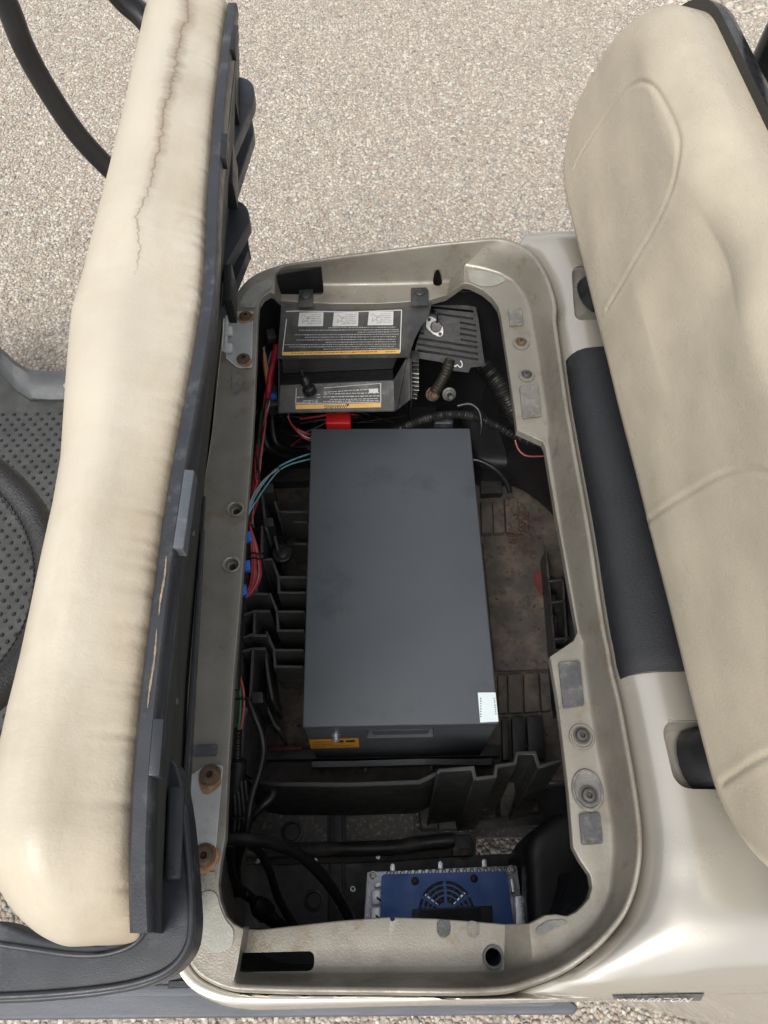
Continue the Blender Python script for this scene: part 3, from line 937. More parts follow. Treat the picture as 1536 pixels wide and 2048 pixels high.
# ------------------------------------------------------------------ decal
def on_flank(s_, t_, lift):
    """decal frame: s along, t down the flank, laid on the painted surface"""
    u = (1224 + 185 * s_) * (1 - t_) + (1228 + 172 * s_) * t_
    v = (1989.2 - 3.6 * s_) * (1 - t_) + (1996.5 + 3.5 * s_) * t_
    p, n_ = side_point(u, v)
    if p is None: return None
    n_ = Vector(n_)
    return p + (n_ if n_.dot(ray(u, v)) < 0 else -n_) * lift
gr = [[on_flank(i / 30, j / 4, .0009) for j in range(5)] for i in range(31)]
if all(p is not None for r in gr for p in r):
    loft('flank_decal', gr, mat('decal_grey', (0.085, 0.085, 0.085), .4, 0, .05), body, smooth=60)
    lt = text_obj('decal_lettering', 'WILLERTON', (0, 0, 0), (1, 0, 0), (0, 1, 0), 1.0, M_WHITE, body, 0, shear=.35, bold=.015)
    xs_ = [v.co.x for v in lt.data.vertices]
    ys_ = [v.co.y for v in lt.data.vertices]
    x0_, x1_, y0_, y1_ = min(xs_), max(xs_), min(ys_), max(ys_)
    for v in lt.data.vertices:
        q = on_flank(.04 + .84 * (v.co.x - x0_) / (x1_ - x0_), .82 - .66 * (v.co.y - y0_) / (y1_ - y0_), .0035)
        if q is not None: v.co = q

# ------------------------------------------------------------------ running board below the near edge
SK = .285
slab('running_board', [(-260, 1930), (1060, 1930), (1132, 1992), (1158, 2014), (1150, 2030), (700, 2034), (-260, 2044)], SK, SK - .05, M_SKIRT, cart, .006, 3)
slab('running_board_rib', [(-240, 1974), (480, 1969), (500, 1984), (500, 1992), (-240, 1998)], SK + .004, SK - .02, M_SKIRT, cart, .003)
slab('running_board_rib', [(520, 1996), (1100, 1998), (1120, 2006), (1100, 2014), (520, 2014)], SK + .004, SK - .02, M_SKIRT, cart, .003)

# ------------------------------------------------------------------ footwell on the front side
ZFL = .25
fm = slab('floor_mat', [(-330, 560), (-140, 664), (-60, 716), (0, 744), (32, 780), (62, 802), (330, 800), (330, 1760), (-330, 1760)], ZFL, ZFL - .03, M_MAT, cart, .003)
V, Fc = [], []
base_s = [(1.0, 0.0), (.85, .55), (.45, .9)]
p00, p11 = P(140, 810, ZFL), P(-60, 1480, ZFL)
cols_, rows_c = 16, 46
for i in range(-2, 18):
    for j in range(52):
        c = Vector((p00.x - .018 - .0265 * i + (.013 if j % 2 else 0), p00.y - .025 - .0145 * j, ZFL + .0002))
        b0 = len(V)
        for k in range(8):
            V.append(c + Vector((math.cos(k * math.pi / 4) * .0046, math.sin(k * math.pi / 4) * .0046, 0)))
        for k in range(8):
            V.append(c + Vector((math.cos(k * math.pi / 4) * .0032, math.sin(k * math.pi / 4) * .0032, .0028)))
        for k in range(8):
            Fc.append((b0 + k, b0 + (k + 1) % 8, b0 + 8 + (k + 1) % 8, b0 + 8 + k))
        Fc.append(tuple(b0 + 8 + k for k in range(8)))
tag(raw('mat_studs', V, Fc, M_STUD, fm, 50), kind='stuff')
# moulded sill along the far side of the footwell
sill = [[P(u, v, z) for u, v, z in r] for r in (
    [(-140, 555, .36), (-140, 585, .37), (-140, 640, .36), (-140, 660, .30), (-140, 670, ZFL - .01)],
    [(-60, 632, .33), (-60, 652, .345), (-60, 690, .335), (-60, 712, .29), (-60, 722, ZFL - .01)],
    [(0, 694, .29), (0, 703, .305), (0, 722, .30), (0, 738, .27), (0, 748, ZFL - .01)],
    [(30, 722, .275), (30, 730, .290), (30, 752, .285), (30, 775, .264), (32, 783, ZFL - .01)],
    [(58, 740, .27), (58, 748, .286), (58, 772, .282), (58, 796, .262), (62, 803, ZFL - .01)],
    [(100, 742, .27), (100, 748, .285), (100, 775, .281), (100, 799, .262), (100, 806, ZFL - .01)],
    [(160, 740, .27), (160, 746, .285), (160, 774, .281), (160, 798, .262), (160, 805, ZFL - .01)],
    [(330, 738, .27), (330, 744, .285), (330, 772, .281), (330, 797, .262), (330, 804, ZFL - .01)])]
rows_s = []
for a, b in zip(sill[:-1], sill[1:]):
    for k in range(5):
        rows_s.append([p.lerp(q, k / 5) for p, q in zip(a, b)])
rows_s.append(sill[-1])
rows_s = [[r[0] + Vector((0, .004, -.15))] + r for r in rows_s]
so = loft('footwell_sill', rows_s, M_EDGE, cart, smooth=50)
hexbolt('sill_bolt', P(133, 771, .2815), (0, -.2, 1), .006, M_ZINC, so)

# steering wheel
wc, wr = Vector((-.535, .330, .94)), .182
wB = basis((math.sin(math.radians(24)), 0, math.cos(math.radians(24))))
wheel = empty('steering_wheel', wc, parent=cart)
ORIGIN['steering_wheel'] = wc - Vector((0.2, 0.5, 0)) + Vector((0.2, 0.5, 0))
tube('wheel_rim', [wc + wB @ Vector((math.cos(a) * wr, math.sin(a) * wr, 0)) for a in [2 * math.pi * k / 64 for k in range(64)]], .0175, M_LEATHER, wheel, 20, 1, closed=True)
V, Fc = [], []
for k in range(150):
    a = 2 * math.pi * k / 150
    for (aa, rr, hh) in ((a, wr - .0170, -.0045), (a + .018, wr - .0178, .004)):
        p = wc + wB @ Vector((math.cos(aa) * rr, math.sin(aa) * rr, hh))
        b0 = len(V)
        t = (wB @ Vector((-math.sin(aa), math.cos(aa), .8))).normalized() * .0042
        s = (wB @ Vector((math.cos(aa), math.sin(aa), 0))).normalized() * .0016
        n_ = t.cross(s).normalized() * .0016
        for q in (t + n_ * 0, s, -t, -s):
            V.append(p + q)
        V += [p + n_, p - n_]
        for f_ in ((0, 1, 4), (1, 2, 4), (2, 3, 4), (3, 0, 4), (1, 0, 5), (2, 1, 5), (3, 2, 5), (0, 3, 5)):
            Fc.append(tuple(b0 + x for x in f_))
tag(raw('rim_stitching', V, Fc, M_BLACK, wheel, 60), kind='stuff')
for an in (150, 210, 60, -60):
    a = math.radians(an)
    tube('wheel_spoke', [wc + wB @ Vector((math.cos(a) * q * wr, math.sin(a) * q * wr, -.02 * (1 - q))) for q in (.15, .5, .97)], .011, M_BLACK, wheel, 10, 3, flat=.5)
lathe('wheel_hub', [(.05, -.03), (.052, -.01), (.045, .004), (.02, .008)], wc + wB @ Vector((-.0, 0, -.012)), wB @ Vector((0, 0, 1)), M_BLACK, wheel, 24)
tube('steering_column', [wc + wB @ Vector((0, 0, -.04)), wc + wB @ Vector((-.1, 0, -.35)), wc + wB @ Vector((-.2, 0, -.68))], .022, M_BLACK, wheel, 14, 3)

# ------------------------------------------------------------------ seat bench tipped up on its front hinges
seat = empty('seat_bench', P(400, 1200, .71), 'beige vinyl bench seat tipped up on edge with cracked worn cushion', 'seat')
ZS = 1.075
ST = [(-40, 312, 466), (0, 303, 459), (60, 291, 450), (200, 262, 433), (400, 212, 417), (520, 182, 413), (600, 158, 408), (700, 150, 392), (800, 144, 374), (900, 138, 355), (1000, 122, 337), (1100, 101, 323), (1200, 80, 310),
      (1300, 58, 297), (1400, 33, 285), (1500, 12, 275), (1560, 0, 270), (1640, -8, 266), (1720, -10, 263), (1790, -8, 264), (1850, -2, 266), (1905, 6, 268)]
stn = []
for v, ul, ur in ST:
    pr = P(ur, v, ZS)
    pl = P(ul, v, ZS - .035)
    stn.append((pr.y, pl.x, pr.x))
stn.sort()
sy = [a for a, b, c in stn]
def seat_x(y):
    return float(np.interp(y, sy, [b for a, b, c in stn])), float(np.interp(y, sy, [c for a, b, c in stn]))
def hinge_x(y):
    return float(np.interp(y, [P(375, 1700, .71).x * 0 + P(377, 1700, .71).y, P(386, 1400, .71).y, P(420, 950, .71).y, P(452, 640, .71).y], [P(377, 1700, .71).x, P(386, 1400, .71).x, P(420, 950, .71).x, P(452, 640, .71).x])) - .004
y0s, y1s = sy[0] + .004, sy[-1]
rows_c = []
K = 520
rg = np.random.default_rng(4)
pleats = [(rg.uniform(.0005, .0017), (y0s + (y1s - y0s) * rg.uniform(0, 1) ** 1.5, rg.uniform(.002, .005))) for _ in range(60)]
for k in range(K + 1):
    t = k / K
    t = 0.5 - 0.5 * math.cos(math.pi * t) if False else t
    e = 0.5 - 0.5 * math.cos(math.pi * t)
    t = 0.25 * t + 0.75 * e
    y = y0s + (y1s - y0s) * t
    xl, xr = seat_x(y)
    d = min(y - y0s, y1s - y)
    rE = 0.075
    f = math.sqrt(max(0, 1 - (1 - min(1, d / rE)) ** 2))
    sh = (1 - f)
    mid = (xl + xr) / 2
    xl2 = mid + (xl - mid) * (1 - .55 * sh)
    xr2 = mid + (xr - mid) * (1 - .25 * sh - .65 * sh ** 4)
    zt = ZS + .028 - .09 * sh
    w = xr2 - xl2
    crumple = .004 * math.exp(-((y - y0s - .05) / .035) ** 2)
    lean = (hinge_x(y) - xr) / (ZS - .722)
    prof = [(xr2 - .018 + lean * .30, ZS - .30), (xr2 - .012 + lean * (.05 + .08 * sh), ZS - .05 - .08 * sh), (xr2 - .003, ZS - .014 - .09 * sh), (xr2 - .004, ZS - .002 - .09 * sh), (xr2 - .012, ZS + .008 - .09 * sh), (xr2 - .03 * w / .1, zt - .010), (xr2 - .5 * w, zt), (xr2 - .66 * w, zt - .003), (xr2 - .80 * w, zt - .012), (xr2 - .91 * w, zt - .028),
            (xr2 - .975 * w, zt - .048), (xl2, zt - .075), (xl2 - .003, zt - .12), (xl2 - .004, zt - .20), (xl2 + lean * .2, ZS - .30)]
    prof2 = spline([Vector((a, 0, b)) for a, b in prof], 3)
    pl = 0.0
    for a_, w_ in pleats:
        pl = max(pl, a_ * math.exp(-((y - w_[0]) / w_[1]) ** 2))
    rr_ = []
    for q in prof2:
        ed_ = math.exp(-((xr2 - q.x) / .020) ** 2) if q.z > ZS - .03 else 0
        wv = .0035 * math.exp(-((q.x - mid) / .05) ** 2) * (math.sin(y * 21 + 1.3) * math.sin(y * 8.7))
        rr_.append(Vector((q.x - pl * ed_ * .5, y, q.z - pl * ed_ + (wv if q.z > ZS - .02 else 0))))
    rows_c.append(rr_)
cush = loft('cushion', rows_c, None, seat, smooth=80, caps=True)
def cushion_material():
    m = bpy.data.materials.new('cracked_beige_vinyl')
    m.use_nodes = True
    N, L = m.node_tree.nodes, m.node_tree.links
    b = N['Principled BSDF']
    tc = N.new('ShaderNodeTexCoord')
    sp = N.new('ShaderNodeSeparateXYZ')
    L.new(tc.outputs['Object'], sp.inputs[0])
    def math_(op, a, c=None):
        x = N.new('ShaderNodeMath')
        x.operation = op
        for i, s in enumerate((a, c)):
            if s is None: continue
            if isinstance(s, (int, float)): x.inputs[i].default_value = s
            else: L.new(s, x.inputs[i])
        return x.outputs[0]
    def noise(sc, det=5, st=(1, 1, 1), rgh=.6):
        mp = N.new('ShaderNodeMapping')
        mp.inputs['Scale'].default_value = st
        L.new(tc.outputs['Object'], mp.inputs[0])
        n = N.new('ShaderNodeTexNoise')
        n.inputs['Scale'].default_value = sc
        n.inputs['Detail'].default_value = det
        n.inputs['Roughness'].default_value = rgh
        L.new(mp.outputs[0], n.inputs['Vector'])
        return n.outputs['Fac']
    def rng_(src, lo, hi, a, c):
        r = N.new('ShaderNodeMapRange')
        r.inputs[1].default_value, r.inputs[2].default_value, r.inputs[3].default_value, r.inputs[4].default_value = lo, hi, a, c
        L.new(src, r.inputs[0])
        return r.outputs[0]
    def mix(f, a, c):
        x = N.new('ShaderNodeMix')
        x.data_type = 'RGBA'
        L.new(f, x.inputs[0])
        for s, i in ((a, 6), (c, 7)):
            if isinstance(s, tuple): x.inputs[i].default_value = (*s, 1)
            else: L.new(s, x.inputs[i])
        return x.outputs[2]
    X, Y = sp.outputs[0], sp.outputs[1]
    att2 = N.new('ShaderNodeAttribute')
    att2.attribute_name = 'edge2'
    att_edge = att2.outputs['Fac']
    # the split along the far half: a line through two measured points
    pa, pb = P(376, 0, ZS + .026), P(268, 540, ZS + .026)
    kx = (pb.x - pa.x) / (pb.y - pa.y)
    dx = math_('SUBTRACT', X, math_('ADD', math_('MULTIPLY', math_('SUBTRACT', Y, pa.y), kx), pa.x))
    wob = math_('MULTIPLY', math_('SUBTRACT', noise(14, 4, (.2, 1, .2)), .5), .035)
    wob2 = math_('MULTIPLY', math_('SUBTRACT', noise(120, 5, (.6, 1, .6)), .5), .012)
    dd = math_('ABSOLUTE', math_('ADD', math_('ADD', dx, wob), wob2))
    endf = rng_(Y, pb.y - .005, pb.y + .02, 0, 1)
    wide = rng_(Y, pb.y, pa.y, .003, .0075)
    crack = math_('MULTIPLY', math_('LESS_THAN', dd, rng_(Y, pb.y, pa.y, .0007, .0012)), endf)
    halo = math_('MULTIPLY', rng_(math_('DIVIDE', dd, wide), .2, 1.9, .6, 0), rng_(Y, pb.y, pb.y + .25, 0, 1))
    c = mix(rng_(noise(5), .3, .7, 0, 1), (.50, .445, .35), (.56, .51, .41))
    c = mix(rng_(noise(14, 7, (.5, 1, 1)), .52, .85, 0, .5), c, (.40, .335, .24))
    c = mix(rng_(math_('ADD', noise(6, 6, (1.5, .6, 1), .7), math_('MULTIPLY', att_edge, .28)), .56, .95, 0, .7), c, (.36, .285, .185))
    # tanned, creased edge next to the trim
    att = N.new('ShaderNodeAttribute')
    att.attribute_name = 'edge'
    ed = att.outputs['Fac']
    wr = noise(90, 7, (.3, 1.0, .5), .7)
    ef = math_('MULTIPLY', rng_(math_('ADD', ed, math_('MULTIPLY', math_('SUBTRACT', wr, .5), 1.2)), .6, 1.7, 0, 1), .75)
    c = mix(ef, c, (.24, .155, .088))
    c = mix(halo, c, (.22, .155, .095))
    c = mix(math_('MULTIPLY', crack, .4), c, (.13, .085, .055))
    L.new(c, b.inputs['Base Color'])
    b.inputs['Roughness'].default_value = .4
    bp = N.new('ShaderNodeBump')
    bp.inputs['Strength'].default_value = .5
    bp.inputs['Distance'].default_value = .004
    hh = math_('SUBTRACT', math_('ADD', math_('MULTIPLY', noise(420, 3), .12), math_('MULTIPLY', noise(34, 5, (.5, 1, 1)), .55)), math_('ADD', math_('MULTIPLY', ef, .5), crack))
    L.new(hh, bp.inputs['Height'])
    L.new(bp.outputs[0], b.inputs['Normal'])
    return m
cush.data.materials.append(cushion_material())
at = cush.data.attributes.new('edge', 'FLOAT', 'POINT')
vals = []
for r in rows_c:
    xr_ = max(q.x for q in r)
    for q in r:
        vals.append(max(0, 1 - (xr_ - q.x) / .028))
at.data.foreach_set('value', vals)
at = cush.data.attributes.new('edge2', 'FLOAT', 'POINT')
at.data.foreach_set('value', [max(0, 1 - (max(q.x for q in r) - q.x) / .075) for r in rows_c for q in r])

# trim strip, board and fittings on the underside
def seat_pt(v, du, dz):
    """point beside the seam at sight row v; du metres to the rear, dz above the seam"""
    ur = float(np.interp(v, [a for a, b, c in ST], [c for a, b, c in ST]))
    p = P(ur, v, ZS)
    return p + Vector((du, 0, dz))
HZ = .722
vs = list(range(12, 1840, 40)) + [1846, 1866]
rows_t, rows_b = [], []
for v in vs:
    e = seat_pt(v, 0, 0)
    tw = .0125
    hx = hinge_x(e.y)
    rows_t.append([e + Vector((-.002, 0, -.03)), e + Vector((-.002, 0, .001)), e + Vector((.001, 0, .0045)), e + Vector((tw - .002, 0, .0045)), e + Vector((tw, 0, .002)), e + Vector((tw, 0, -.012)), e + Vector((tw - .003, 0, -.013)), e + Vector((tw - .003, 0, -.03))])
    b0 = e + Vector((tw - .004, 0, -.012))
    b1 = Vector((hx, e.y, HZ))
    rows_b.append([b0 + Vector((-.012, 0, 0)), b0, b0.lerp(b1, .3), b0.lerp(b1, .7), b1, b1 + Vector((-.012, 0, 0))])
board = loft('base_board', rows_b, M_BOARD, seat, close_cols=True, caps=True, smooth=30)
trim = loft('trim_strip', rows_t, M_NAVY, seat, close_cols=True, caps=True, smooth=40)
def on_board(v, f, out=0.0):
    """point on the board at row v, fraction f from trim down to hinge"""
    e = seat_pt(v, 0, 0)
    b0 = e + Vector((.0085, 0, -.012))
    b1 = Vector((hinge_x(e.y), e.y, HZ))
    nrm = Vector((-(b1 - b0).z, 0, (b1 - b0).x)).normalized()
    if nrm.x < 0: nrm = -nrm
    return b0.lerp(b1, f) + nrm * out, nrm
def board_piece(name, va, vb, fa, fb, th, m, out=0.0, bev=.002):
    pts = [on_board(va, fa, out)[0], on_board(vb, fa, out)[0], on_board(vb, fb, out)[0], on_board(va, fb, out)[0]]
    return prism(name, pts, on_board((va + vb) / 2, fa)[1] * th, m, seat, bev)
def trim_clip(va, vb, w, dz, m):
    a, c = seat_pt(va, 0, 0), seat_pt(vb, 0, 0)
    pts = [a + Vector((.0105, 0, .006 + dz)), a + Vector((.0105 + w, 0, .004 + dz)), c + Vector((.0105 + w, 0, .004 + dz)), c + Vector((.0105, 0, .006 + dz))]
    return prism('trim_clip', pts, (0, 0, -.016), m, seat, .0018)
trim_clip(56, 106, .007, .0, M_BLACK)
trim_clip(272, 322, .007, -.001, M_BLACK)
trim_clip(944, 1102, .009, -.001, M_SKIRT)
trim_clip(1440, 1555, .008, -.001, M_NAVY)
# split trim showing torn foam
for va, vb in ((1118, 1235), (1262, 1420)):
    k = 26
    A_, B_ = [], []
    for j in range(k + 1):
        v = va + (vb - va) * j / k
        e = seat_pt(v, 0, 0)
        w = (.0006 * abs(math.sin(math.pi * j / k)) ** .6 * (1 + .6 * math.sin(j * 2.3) * math.cos(j * 5.1)) + .0002)
        e = e + Vector((.0005 * math.sin(j * .25 + va) + .0001 * math.sin(j * 2.9), 0, 0))
        A_.append(e + Vector((.0065 - w, 0, .0052)))
        B_.append(e + Vector((.0065 + w, 0, .0052)))
    prism('torn_foam', A_ + B_[::-1], (0, 0, -.004), M_TEAR, seat, 0)
# steel rail at the hinge side, with its slot holes
board_piece('hinge_rail', 760, 1560, .86, .985, .006, M_NAVY, .0005)
board_piece('hinge_rail_lip', 700, 1570, .80, .84, .004, M_BLACK, .0005, .001)
board_piece('edge_batten', 60, 1430, .06, .10, .005, M_BLACKD, .0005, .001)
for v in (300, 470, 900, 1290):
    p, n_ = on_board(v, .45, .0)
    bolt('board_screw', p, n_, .004, M_BOLTD, seat, collar=False)
# support feet: pairs of rounded paddles on the underside
def foot(v0, u_tip, v_tip0, v_tip1, z):
    """paddle whose rounded end shows beside the far part of the board"""
    y0 = P(470, v0, z).y
    x0 = hinge_x(y0) - .0
    tipx = P(u_tip, v_tip0, z).x
    yA, yB, yC = P(u_tip, v_tip0 - 22, z).y, P(u_tip, v_tip1, z).y, y0
    pts = [Vector((x0 - .02, yA + .004, z)), Vector((x0 + .4 * (tipx - x0), yA + .002, z)), Vector((x0 + .72 * (tipx - x0), yA - .006, z)), Vector((x0 + .92 * (tipx - x0), yA - .024, z)), Vector((tipx, yA - .052, z)), Vector((tipx, yB, z)), Vector((x0 + .32 * (tipx - x0), yC, z)), Vector((x0 - .02, yC, z))]
    return prism('support_foot', rounded(pts, .02, 4), (0, 0, -.022), M_NAVY, seat, .0035, 3)
foot(330, 511, 175, 200, .86)
foot(420, 509, 248, 270, .80)
foot(550, 502, 420, 445, .82)
foot(615, 500, 480, 495, .76)
def foot_block(u0, u1, v0, v1, z, h):
    a = [P(u0, v0, z), P(u1, v0, z), P(u1, v1, z), P(u0, v1, z)]
    return prism('foot_block', a, (0, 0, -h), M_BLACK, seat, .003)
foot_block(446, 466, 283, 366, .885, .05)
foot_block(446, 464, 528, 600, .83, .05)
foot_block(460, 472, 60, 205, .90, .04)

# armrests: moulded loops bolted to the underside, one at each end
def arm(pts, w, th, m, name='armrest', up=(0, 0, 1), sub=8, radii=None):
    return tube(name, pts, w, m, seat, 20, sub, flat=th / w, up=up, radii=radii)
# near end
n0 = on_board(1640, .48, .006)[0]
n1 = on_board(1700, .46, .010)[0]
path = [n0, n1, P(334, 1780, .90), P(326, 1850, .905), P(286, 1912, .915), P(220, 1950, .925), P(120, 1966, .94), P(0, 1965, .955), P(-140, 1940, .97), P(-330, 1860, .99), P(-480, 1720, 1.0)]
def strap(name, path, half_w, th, m, wdir):
    """flat moulded strap: path centre line, half width along wdir, thickness th"""
    pth = spline(path, 8)
    n = len(pth)
    rows_ = []
    for i, p in enumerate(pth):
        t = (pth[min(i + 1, n - 1)] - pth[max(i - 1, 0)]).normalized()
        f = i / (n - 1)
        wv = wdir(f)
        wv = (wv - t * wv.dot(t)).normalized()
        nv = t.cross(wv).normalized()
        hw = half_w(f)
        sec = []
        for a in range(20):
            an = 2 * math.pi * a / 20
            cx, sx = math.cos(an), math.sin(an)
            px = math.copysign(abs(cx) ** .55, cx) * hw
            py = math.copysign(abs(sx) ** .55, sx) * th(f)
            sec.append(p + wv * px + nv * py)
        rows_.append(sec)
    return loft(name, rows_, m, seat, close_cols=True, caps=True, smooth=50)
arm_px = [(310, 1520), (350, 1515), (364, 1560), (377, 1640), (387, 1760), (392, 1850), (384, 1905), (345, 1952), (280, 1980), (180, 1996), (60, 2006), (-90, 2010), (-90, 1840), (0, 1842), (70, 1872), (150, 1888), (215, 1884), (258, 1866), (280, 1828), (293, 1760), (300, 1640), (305, 1560)]
arm_z = .93
prism('armrest', rounded([P(u, v, arm_z) for u, v in arm_px], .012, 4), (0, 0, -.034), M_NAVY, seat, .0075, 4)
tube('armrest_ridge', [P(u, v, arm_z + .001) for u, v in ((366, 1620), (377, 1740), (382, 1840), (373, 1895), (338, 1938), (275, 1964), (180, 1980), (60, 1990), (-60, 1994))], .0028, M_NAVY, seat, 10, 6)
tube('armrest_ridge', [P(u, v, arm_z + .001) for u, v in ((312, 1600), (306, 1740), (300, 1826), (277, 1880), (222, 1906), (150, 1910), (60, 1898), (-60, 1880))], .0024, M_NAVY, seat, 10, 6)
tube('armrest_hoop', [P(-60, 1940, arm_z - .018), P(-180, 1900, arm_z - .01), P(-330, 1780, arm_z), P(-420, 1600, arm_z)], .024, M_NAVY, seat, 14, 6)
mb = prism('armrest_mount', [on_board(v, f, .0015)[0] for v, f in ((1512, .34), (1512, .60), (1560, .80), (1640, .97), (1735, .97), (1750, .7), (1735, .36))], on_board(1600, .5)[1] * .014, M_NAVY, seat, .004, 3)
# far end
tube('armrest', [Vector((-.56, 1.18, 1.20)), PY(-30, -60, 1.15), PY(12, 5, 1.15), PY(48, 95, 1.15), PY(98, 185, 1.15), PY(160, 275, 1.15), PY(235, 352, 1.15), PY(300, 400, 1.15), PY(400, 440, 1.14)], .0165, M_BLACK, seat, 16, 8)
tube('armrest_link', [PY(215, -40, 1.16), PY(248, 0, 1.16), PY(282, 30, 1.155), PY(320, 75, 1.14)], .02, M_GLOSSB, seat, 14, 8, flat=.8)

# ------------------------------------------------------------------ battery bay: walls, floors, tray
def wallstrip(name, px, z, h, th, m, parent, lean=(0, 0), bev=.0012, closed=False):
    """thin upright wall along a measured line"""
    pts = [P(a[0], a[1], a[2] if len(a) > 2 else z) for a in px]
    n = len(pts)
    L_, R_ = [], []
    for i in range(n):
        d0 = (pts[i] - pts[i - 1]) if i > 0 else (pts[1] - pts[0])
        d1 = (pts[i + 1] - pts[i]) if i < n - 1 else d0
        d0.z = d1.z = 0
        n0 = Vector((-d0.y, d0.x, 0)).normalized()
        n1 = Vector((-d1.y, d1.x, 0)).normalized()
        nn = (n0 + n1)
        nn = nn / max(.35, nn.length_squared / 2) if nn.length > 1e-5 else n0
        L_.append(pts[i] + nn * th / 2)
        R_.append(pts[i] - nn * th / 2)
    V, Fc = [], []
    low = Vector((lean[0], lean[1], -h))
    rows_ = [[l, r, r + low, l + low] for l, r in zip(L_, R_)]
    bm = bmesh.new()
    vv = [[bm.verts.new(q) for q in r] for r in rows_]
    for a, b in zip(vv[:-1], vv[1:]):
        for j in range(4):
            bm.faces.new((a[j], a[(j + 1) % 4], b[(j + 1) % 4], b[j]))
    bm.faces.new(vv[0][::-1])
    bm.faces.new(vv[-1])
    bmesh.ops.recalc_face_normals(bm, faces=bm.faces)
    bevel(bm, bev, 1, 50)
    return from_bm(name, bm, m, parent, 40)
def wall(name, a, b, z0, z1, m):
    a, b = Vector((*a, z1)), Vector((*b, z1))
    d = (b - a).normalized()
    n = Vector((-d.y, d.x, 0)) * .004
    return prism(name, [a - n, b - n, b + n, a + n], (0, 0, z0 - z1), m, cart, .001, 1)
wall('bay_wall', (-.262, -.01), (-.285, 1.02), .10, .668, M_BLACKD)  # black bay walls, added to keep ground light out
wall('bay_wall', (-.30, 1.045), (.42, 1.045), .09, .63, M_BLACK)
wall('bay_wall', (.44, 1.03), (.44, .02), .14, .60, M_BLACK)
wall('bay_wall', (-.25, -.046), (.34, -.046), .12, .63, M_BLACK)
wall('seat_riser', (-.235, -.035), (-.272, 1.03), .22, .640, M_PAN)

tray = empty('battery_tray', P(800, 1250, .15), parent=cart)
slab('tray_floor', [(470, 940), (1135, 930), (1200, 1560), (480, 1570)], .170, .155, M_FLOORD, tray, .002)
# raised ribs on the dusty floor
for px in ([(962, 1000), (982, 999), (984, 1065), (964, 1066)], [(986, 999), (1006, 998), (1010, 1064), (988, 1065)], [(1010, 997), (1034, 996), (1038, 1062), (1013, 1063)],
           [(996, 1350), (1012, 1350), (1014, 1425), (998, 1426)], [(1016, 1349), (1042, 1348), (1046, 1424), (1018, 1425)], [(1048, 1347), (1076, 1346), (1080, 1422), (1050, 1424)], [(1080, 1346), (1098, 1345), (1104, 1420), (1084, 1422)]):
    slab('floor_rib', px, .186, .168, M_FLOORD, tray, .002)
for px in ([(1004, 1436), (1018, 1435), (1020, 1520), (1006, 1520)], [(1024, 1434), (1048, 1433), (1052, 1518), (1027, 1519)], [(1054, 1433), (1084, 1431), (1090, 1516), (1058, 1518)], [(960, 935), (1000, 935), (1006, 985), (962, 987)]):
    slab('floor_rib', px, .192, .168, M_TRAY, tray, .002)
slab('floor_step', [(965, 1085), (1088, 1080), (1098, 1338), (990, 1342)], .178, .168, M_FLOORD, tray, .003)
slab('red_paint_patch', [(1066, 1150), (1078, 1140), (1090, 1142), (1093, 1160), (1089, 1182), (1082, 1196), (1076, 1180), (1070, 1172)], .1790, .1782, M_REDP, tray, 0)
slab('red_edge', [(536, 1494), (604, 1492), (604, 1500), (538, 1502)], .200, .17, M_REDP, tray, .001)
slab('cross_bar', [(530, 1500), (1000, 1490), (1000, 1512), (530, 1520)], .195, .168, M_TRAY, tray, .003)
# leaves and grit caught in the corner of the floor
mud = []
rgm = random.Random(11)
V, Fc = [], []
for k in range(300):
    u, v = rgm.gauss(1045, 18), rgm.gauss(1050, 28)
    if k % 3 == 0: u, v = rgm.uniform(965, 1095), rgm.uniform(1000, 1500)
    if k % 7 == 0: u, v = rgm.uniform(540, 600), rgm.uniform(1330, 1530)
    c = P(u, v, .189 if k % 3 else .181)
    s = rgm.uniform(.002, .006)
    b0 = len(V)
    a = rgm.uniform(0, 6.28)
    for q in range(4):
        V.append(c + Vector((math.cos(a + q * 1.571) * s * (1 if q % 2 else .5), math.sin(a + q * 1.571) * s * (1 if q % 2 else .5), rgm.uniform(-.001, .001))))
    V.append(c + Vector((0, 0, s * .5)))
    Fc += [(b0 + q, b0 + (q + 1) % 4, b0 + 4) for q in range(4)]
tag(raw('grit', V, Fc, mat('dry_mud', (.11, .065, .042), .9, 0, .4, 60), tray, None), kind='stuff')
